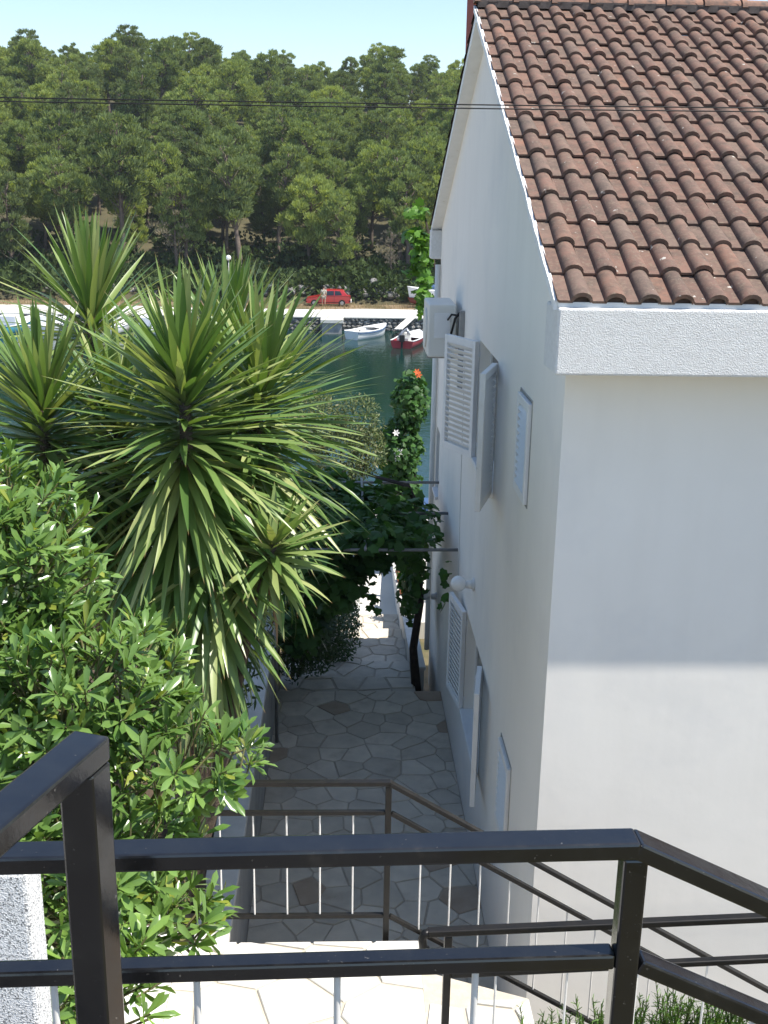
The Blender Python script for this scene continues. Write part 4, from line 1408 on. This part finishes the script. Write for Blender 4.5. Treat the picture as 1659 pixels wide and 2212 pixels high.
print('pines', npine)
pine(-15.5, 108.6, 'half bare grey pine in the front row above the yuccas', None, .9, dry=True)
pine(4.6, 108.4, 'small drooping pine with bare lower branches right of the red car', None, .55, dry=True)
# undergrowth: shrubby mass at the foot of the wood
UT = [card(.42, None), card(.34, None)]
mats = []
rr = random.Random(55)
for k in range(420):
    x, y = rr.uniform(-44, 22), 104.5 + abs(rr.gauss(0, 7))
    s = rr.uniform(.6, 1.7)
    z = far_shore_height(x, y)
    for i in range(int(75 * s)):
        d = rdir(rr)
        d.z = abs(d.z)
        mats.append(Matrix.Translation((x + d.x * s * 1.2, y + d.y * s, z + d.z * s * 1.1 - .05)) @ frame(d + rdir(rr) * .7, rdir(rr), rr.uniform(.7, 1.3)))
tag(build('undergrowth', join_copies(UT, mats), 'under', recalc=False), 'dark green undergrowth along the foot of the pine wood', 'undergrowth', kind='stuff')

# boulders along the road edge
rr = random.Random(66)
bme = []
for k in range(5):
    r2 = random.Random(200 + k)
    b_ = MB().sphere((0, 0, 0), 1, 9, 6)
    b_.v = [(x * r2.uniform(.75, 1.2), y * r2.uniform(.75, 1.2), z * r2.uniform(.7, 1.15)) for x, y, z in b_.v]
    me = b_.mesh('boulder')
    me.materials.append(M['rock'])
    bme.append(me)
for k in range(34):
    x = -6.5 + k * .56 + rr.uniform(-.5, .5) if k < 22 else rr.uniform(-36, -12)
    y = 104.8 + rr.uniform(-.4, 1.2)
    s = rr.uniform(.25, .62)
    o = bpy.data.objects.new('boulder', rr.choice(bme))
    COL.objects.link(o)
    o.location = (x, y, far_shore_height(x, y) + s * .15 + (.7 * rr.random() if k < 22 else 0))
    o.scale = (s * rr.uniform(1, 1.6), s, s * rr.uniform(.7, 1.1))
    o.rotation_euler = (rr.uniform(-.3, .3), rr.uniform(-.3, .3), rr.uniform(0, 6))
    tag(o, ('grey limestone boulder in the bank left of the red car' if x < -3.2 else 'grey limestone boulder in the bank behind the red car' if x < 1 else 'grey limestone boulder in the bank between car and sailing boat') if k < 22 else 'pale limestone boulder by the road at the far left', 'boulder', 'boulders behind the car' if k < 22 else 'boulders at the far left')
# dry grass edge
gt = MB()
blade = leaf_template(.4, .03, 1, 0, .2, lambda t: 1 - t)
mats = [Matrix.Translation((rr.uniform(-30, 14), 99.3 + abs(rr.gauss(0, 2.6)), 1.03)) @ frame(rdir(rr) * .5 + Vector((0, 0, 1)), rdir(rr), rr.uniform(.4, 1.1)) for k in range(9000)]
mats = [mt for mt in mats if mt.translation.y < 104]
M['drygrass'] = leafmat('dry_grass', (0.26, 0.19, 0.10), (0.36, 0.28, 0.15), .1, .2, .8, .1, 1)
tag(build('dry_grass', join_copies([blade], mats), 'drygrass', recalc=False), 'dry yellow grass along the back of the shore road', 'grass', kind='stuff')

# ------------------------------------------------------------------ red hatchback facing left
car = thing('parked_car', (-1.2, 102.3, 1.1), 'red two door hatchback parked beyond the shore road', 'car')
CX0, CY0, CZ0 = -3.2, 102.3, 1.05
def P(x, y, z):
    return (CX0 + x, CY0 + y, CZ0 + z)
low = [(0.02, .30), (0.0, .52), (.06, .68), (1.02, .84), (1.12, .90), (3.55, .92), (3.93, .86), (3.98, .55), (3.94, .30), (3.2, .24), (.8, .24)]
bd = MB()
for yy, sc in ((-.80, .0), (-.83, .02), (.83, .02), (.80, .0)):
    bd.v += [P(x, yy, z) for x, z in low]
n = len(low)
for k in range(3):
    for i in range(n):
        bd.f.append((k * n + i, k * n + (i + 1) % n, (k + 1) * n + (i + 1) % n, (k + 1) * n + i))
bd.f += [tuple(range(n)), tuple(3 * n + i for i in range(n))]
build('body', bd, 'red', car, bevel=.05)
cab = [(1.08, .88), (1.72, 1.38), (1.95, 1.42), (3.15, 1.40), (3.32, 1.36), (3.80, .90)]
cb = MB()
for yy in (-.80, .80):
    for x, z in cab:
        tt = (z - .88) / .54
        cb.v.append(P(x, yy * (1 - .20 * tt), z))
cb.f = [(0, 1, 2, 3, 4, 5), (11, 10, 9, 8, 7, 6)] + [(i, (i + 1) % 6, (i + 1) % 6 + 6, i + 6) for i in range(6)]
build('cabin', cb, 'red', car, bevel=.03)
def side_win(pts, nm):
    wm = MB()
    for x, z in pts:
        tt = (z - .88) / .54
        wm.v.append(P(x, -.80 * (1 - .20 * tt) - .012, z))
    k = len(pts)
    wm.v += [(a, b + .01, c) for a, b, c in wm.v]
    wm.f = [tuple(range(k)), tuple(range(2 * k - 1, k - 1, -1))] + [(i, (i + 1) % k, (i + 1) % k + k, i + k) for i in range(k)]
    build(nm, wm, 'glassdark', car)
side_win([(1.38, .95), (1.80, 1.32), (2.48, 1.34), (2.48, .95)], 'side_window')
side_win([(2.56, .95), (2.56, 1.34), (3.02, 1.32), (3.20, .98)], 'side_window')
rw = MB().add([P(3.44, -.60, 1.27), P(3.44, .60, 1.27), P(3.74, .66, .985), P(3.74, -.66, .985)], [(0, 1, 2, 3)])
build('rear_window', rw, 'glassdark', car)
ws = MB().add([P(1.16, -.66, .965), P(1.16, .66, .965), P(1.64, .58, 1.345), P(1.64, -.58, 1.345)], [(0, 1, 2, 3)])
build('windscreen', ws, 'glassdark', car)
build('rear_bumper', MB().box(P(3.80, -.80, .34), P(4.06, .80, .52)), 'plastic', car, bevel=.02)
build('front_bumper', MB().box(P(-.07, -.80, .34), P(.10, .80, .50)), 'tyre', car, bevel=.02)
build('door_seam', MB().box(P(2.50, -.838, .36), P(2.52, -.829, .90)), 'dark', car)
build('sill_trim', MB().box(P(.8, -.842, .30), P(3.2, -.829, .36)), 'tyre', car)
build('mirror', MB().box(P(1.40, -1.0, .98), P(1.50, -.80, 1.10)), 'plastic', car, bevel=.02)
for yy in (-.70, .58):
    build('tail_light', MB().box(P(3.955, yy, .62), P(3.985, yy + .14, .82)), 'hullred', car)
for x in (.72, 3.20):
    for yy, si in ((-.84, -1), (.84, 1)):
        wv = build('wheel', MB().tube([P(x, yy - .02 * si * -1, .29), P(x, yy - .16 * si, .29)], .29, 20), 'tyre', car, smooth=False)
        build('rim', MB().tube([P(x, yy + .022 * si, .29), P(x, yy + .005 * si, .29)], [.16, .19], 16), 'rim', wv)

# ------------------------------------------------------------------ person by the car
def figure():
    t = thing('person', (-1.62, 101.0, 1.1), 'person in beige shirt and shorts standing beside the red car', 'person')
    V_ = [(0, 0, .92), (0, 0, 1.12), (0, .01, 1.36), (0, .02, 1.46), (0, .02, 1.53), (0, .03, 1.63), (0, .02, 1.71),
          (.10, 0, .88), (.11, -.01, .50), (.11, .02, .09), (.12, .14, .04),
          (-.10, 0, .88), (-.11, .0, .50), (-.12, .02, .09), (-.13, .14, .04),
          (.18, .01, 1.40), (.23, -.02, 1.13), (.22, .08, .90), (.22, .12, .82),
          (-.18, .01, 1.40), (-.24, -.02, 1.14), (-.22, .06, .90), (-.22, .10, .82)]
    E_ = [(0, 1), (1, 2), (2, 3), (3, 4), (4, 5), (5, 6), (0, 7), (7, 8), (8, 9), (9, 10), (0, 11), (11, 12), (12, 13), (13, 14), (2, 15), (15, 16), (16, 17), (17, 18), (2, 19), (19, 20), (20, 21), (21, 22)]
    rad = [.15, .14, .16, .07, .06, .095, .05, .105, .065, .045, .035, .105, .065, .045, .035, .065, .045, .035, .03, .065, .045, .035, .03]
    def skin(nm, vs_, es, rs_, m):
        me = bpy.data.meshes.new(nm)
        me.from_pydata(vs_, es, [])
        me.materials.append(M[m])
        o = linked(nm, me, t)
        sk = o.modifiers.new('skin', 'SKIN')
        for i, r_ in enumerate(rs_):
            me.skin_vertices[0].data[i].radius = (r_, r_)
            me.skin_vertices[0].data[i].use_root = (i == 0)
        sb = o.modifiers.new('sub', 'SUBSURF')
        sb.levels = 1
        sb.render_levels = 1
        return o
    skin('body', V_, E_, rad, 'skin')
    skin('shirt', [(0, 0, .98), (0, 0, 1.14), (0, .01, 1.36), (0, .02, 1.44), (.19, .01, 1.40), (.235, -.01, 1.20), (-.19, .01, 1.40), (-.24, -.01, 1.20)],
         [(0, 1), (1, 2), (2, 3), (2, 4), (4, 5), (2, 6), (6, 7)], [.175, .165, .185, .09, .085, .065, .085, .065], 'shirt')
    skin('shorts', [(0, 0, .94), (.10, 0, .86), (.115, 0, .56), (-.10, 0, .86), (-.115, 0, .56)], [(0, 1), (1, 2), (0, 3), (3, 4)], [.17, .125, .095, .125, .095], 'shorts')
    h = build('hair', MB().sphere((-1.62, 101.005, 1.1 + 1.69), (.10, .105, .09), 10, 7), 'hair', t, smooth=True)
figure()

# ------------------------------------------------------------------ boats
def hull(L, B, D, m, parent, place, stern=.75, sheer=.25, open_top=True, name='hull', rim=None):
    """lofted hull, bow at +x, local origin at waterline amidships"""
    ns, npf = 12, 7
    mb = MB()
    for i in range(ns + 1):
        t = i / ns
        x = -L / 2 + L * t
        bw = B / 2 * (stern + (1 - stern) * min(1, t / .4)) * (1 if t < .5 else max(.02, 1 - ((t - .5) / .5) ** 2.2))
        top = D * (.62 + sheer * (t - .3) ** 2 * 2.2)
        kz = -D * .35 * (1 if t < .8 else 1 - (t - .8) / .2 * .8)
        for k in range(npf):
            u = k / (npf - 1)
            a = u * math.pi / 2
            mb.v.append(place @ Vector((x + (.10 * L * t ** 3) * (u * .6), bw * math.sin(a) ** .7, kz + (top - kz) * (1 - math.cos(a)) ** .9)))
        for k in range(npf):
            u = k / (npf - 1)
            a = u * math.pi / 2
            mb.v.append(place @ Vector((x + (.10 * L * t ** 3) * (u * .6), -bw * math.sin(a) ** .7, kz + (top - kz) * (1 - math.cos(a)) ** .9)))
    w_ = 2 * npf
    for i in range(ns):
        for s_ in (0, npf):
            for k in range(npf - 1):
                a = i * w_ + s_ + k
                mb.f.append((a, a + 1, a + 1 + w_, a + w_))
    mb.f.append(tuple(range(npf)) + tuple(range(w_ - 1, npf - 1, -1)))
    o = build(name, mb, m, parent, smooth=True)
    try:
        o.data.set_sharp_from_angle(angle=R(50))
    except Exception:
        pass
    # gunwale and inner deck
    def edge(i, s_):
        return Vector(mb.v[i * w_ + s_ + npf - 1])
    left = [edge(i, 0) for i in range(ns + 1)]
    right = [edge(i, npf) for i in range(ns + 1)]
    build('gunwale', MB().tube([left[0]] + left[1:] + right[::-1], .045, 6), rim or m, parent, smooth=True)
    return left, right
def boat_at(p, q_):
    p, q_ = Vector(p), Vector(q_)
    d = (q_ - p)
    return Matrix.Translation((p + q_) / 2) @ Matrix.Rotation(math.atan2(d.y, d.x), 4, 'Z'), d.length
def deck_sheet(left, right, i0, i1, m, parent, name, drop=.03, keep=1.0):
    mb = MB()
    for i in range(i0, i1 + 1):
        c = (left[i] + right[i]) / 2
        mb.v += [tuple(c + (left[i] - c) * keep - Vector((0, 0, drop))), tuple(c + Vector((0, 0, .05 - drop))), tuple(c + (right[i] - c) * keep - Vector((0, 0, drop)))]
    for j in range(i1 - i0):
        a = j * 3
        mb.f += [(a, a + 1, a + 4, a + 3), (a + 1, a + 2, a + 5, a + 4)]
    build(name, mb, m, parent, smooth=True)
wb = thing('rowing_boat', (2, 89, 0), 'white wooden rowing boat moored beside the concrete pier', 'boat')
pm, L = boat_at((0.75, 87.9, 0), (3.4, 91.3, 0))
lf, rg = hull(L, 1.75, .95, 'boatwhite', wb, pm, .8)
build('rubbing_strake', MB().tube([p - Vector((0, 0, .12)) + (p - (lf[6] + rg[6]) / 2).normalized() * .02 for p in rg], .035, 6), 'boatblue', wb, smooth=True)
deck_sheet(lf, rg, 8, 12, 'boatwhite', wb, 'fore_deck')
deck_sheet(lf, rg, 0, 1, 'boatwhite', wb, 'stern_deck')
deck_sheet(lf, rg, 1, 8, 'wood', wb, 'floor', .45, .85)
for i in (3, 6):
    build('thwart', MB().beam(lf[i] - Vector((0, 0, .12)), rg[i] - Vector((0, 0, .12)), .25, .04), 'boatwhite', wb)
mbt = thing('motorboat', (5, 86, 0), 'small motorboat with white deck and red hull, outboard towards the viewer', 'boat')
pm, L = boat_at((4.45, 83.5, 0), (6.0, 88.2, 0))
lf, rg = hull(L, 1.9, .85, 'boatred', mbt, pm, .9, rim='boatwhite')
deck_sheet(lf, rg, 5, 12, 'boatwhite', mbt, 'fore_deck', 0)
deck_sheet(lf, rg, 0, 5, 'boatwhite', mbt, 'cockpit_floor', .25, .9)
ctr = (lf[0] + rg[0]) / 2
build('outboard_motor', MB().box((ctr.x - .20, ctr.y - .42, ctr.z - .05), (ctr.x + .20, ctr.y - .08, ctr.z + .45)).box((ctr.x - .08, ctr.y - .34, -.4), (ctr.x + .08, ctr.y - .14, ctr.z - .052)), 'dark', mbt, bevel=.04)
build('steering_console', MB().box((ctr.x + .05, ctr.y + 1.1, ctr.z - .25), (ctr.x + .75, ctr.y + 1.6, ctr.z + .45)), 'plastic', mbt, bevel=.05)
build('seat', MB().box((ctr.x - .35, ctr.y + .35, ctr.z - .25), (ctr.x + .5, ctr.y + .8, ctr.z + .12)), 'rim', mbt, bevel=.04)
build('folded_cover', MB().tube([ctr + Vector((-.2, .6, .1)), ctr + Vector((.1, .9, .5)), ctr + Vector((.4, .9, .75)), ctr + Vector((.6, .8, .3))], .13, 8), 'rim', mbt, smooth=True)
sb = thing('sailing_boat', (7.5, 101.5, 1.1), 'white sailing boat with red bottom laid up ashore near the house edge', 'boat')
pm = Matrix.Translation((8.4, 101.6, 1.85)) @ Matrix.Rotation(math.pi, 4, 'Z')
lf, rg = hull(4.6, 1.8, 1.15, 'boatwhite', sb, pm, .8)
hull(4.45, 1.74, .66, 'hullred', sb, Matrix.Translation((8.38, 101.6, 1.48)) @ Matrix.Rotation(math.pi, 4, 'Z'), .8, sheer=0, name='bottom', rim='hullred')
deck_sheet(lf, rg, 0, 12, 'boatwhite', sb, 'deck', 0)
build('mast', MB().tube([(7.3, 101.6, 2.4), (7.25, 101.6, 3.65)], .05, 8), 'boatwhite', sb, smooth=True)
build('sail_cover', MB().tube([(7.15, 101.6, 2.75), (7.6, 101.6, 2.85), (8.6, 101.6, 2.8)], [.2, .3, .22], 8), 'boatblue', sb, smooth=True)
for x in (7.2, 9.3):
    build('trestle', MB().box((x - .08, 101.0, 1.02), (x + .08, 102.2, 1.30)), 'wood', sb)
def moored(p, q_, B, D, m, label, cover):
    t = thing('moored_boat', p, label, 'boat', 'boats moored at the far quay')
    pm, L = boat_at(p, q_)
    lf, rg = hull(L, B, D, m, t, pm, .8, rim='boatwhite')
    deck_sheet(lf, rg, 6, 12, 'boatwhite', t, 'fore_deck', 0)
    deck_sheet(lf, rg, 0, 6, cover, t, 'cover', .1, .9)
    c = (lf[5] + rg[5]) / 2
    build('cabin', MB().box((c.x - .7, c.y - .6, c.z - .1), (c.x + .6, c.y + .6, c.z + .7)), 'boatwhite', t, bevel=.08)
moored((-26.6, 88.2, 0), (-25.4, 92.8, 0), 2.0, 1.0, 'boatturq', 'turquoise and white boat at the far quay, leftmost', 'boatblue')
moored((-23.6, 88.6, 0), (-22.6, 92.9, 0), 2.0, 1.0, 'boatwhite', 'white boat with cabin beside the turquoise one', 'boatwhite')
moored((-18.4, 88.2, 0), (-17.6, 92.9, 0), 2.1, 1.05, 'boatwhite', 'white boat seen behind the upright yucca head', 'boatwhite')
moored((-15.6, 88.8, 0), (-15.0, 92.9, 0), 1.9, 0.95, 'boatwhite', 'white boat half hidden by the tips of the largest yucca', 'boatblue')
nb = thing('quay_boat', (2.2, 38.5, 0), 'white boat with blue cover moored at the near quay behind the vine', 'boat')
pm, L = boat_at((0.6, 38.6, 0), (4.8, 39.6, 0))
lf, rg = hull(L, 1.8, 1.0, 'boatwhite', nb, pm, .8)
deck_sheet(lf, rg, 0, 12, 'boatwhite', nb, 'deck', 0)
build('cover', MB().box((2.3, 38.5, .62), (3.3, 39.5, 1.0)), 'boatblue', nb, bevel=.1)
# globe street lamp
sl_ = thing('street_lamp', (-9.87, 100.2, 1.1), 'slim street lamp with white globe on the far road', 'street lamp')
build('pole', MB().tube([(-9.87, 100.2, 1.0), (-9.87, 100.2, 5.05)], [.06, .04], 8), 'pipe', sl_, smooth=True)
build('globe', MB().sphere((-9.87, 100.2, 5.25), .23, 12, 9), 'globe', sl_, smooth=True)

# ------------------------------------------------------------------ summer haze over the bay
hz = MB().box((-1650, -1650, -5), (1650, 2150, 52))
ho = build('haze', hz, 'wall')
ho.data.materials.clear()
hm = bpy.data.materials.new('summer_haze')
hm.use_nodes = True
ht = hm.node_tree
for n__ in list(ht.nodes):
    if n__.type == 'BSDF_PRINCIPLED':
        ht.nodes.remove(n__)
pv = ht.nodes.new('ShaderNodeVolumePrincipled')
pv.inputs['Color'].default_value = (0.86, 0.92, 1.0, 1)
pv.inputs['Density'].default_value = 0.00022
pv.inputs['Anisotropy'].default_value = 0.2
ht.links.new(pv.outputs[0], ht.nodes['Material Output'].inputs['Volume'])
ho.data.materials.append(hm)
ho['kind'] = 'stuff'
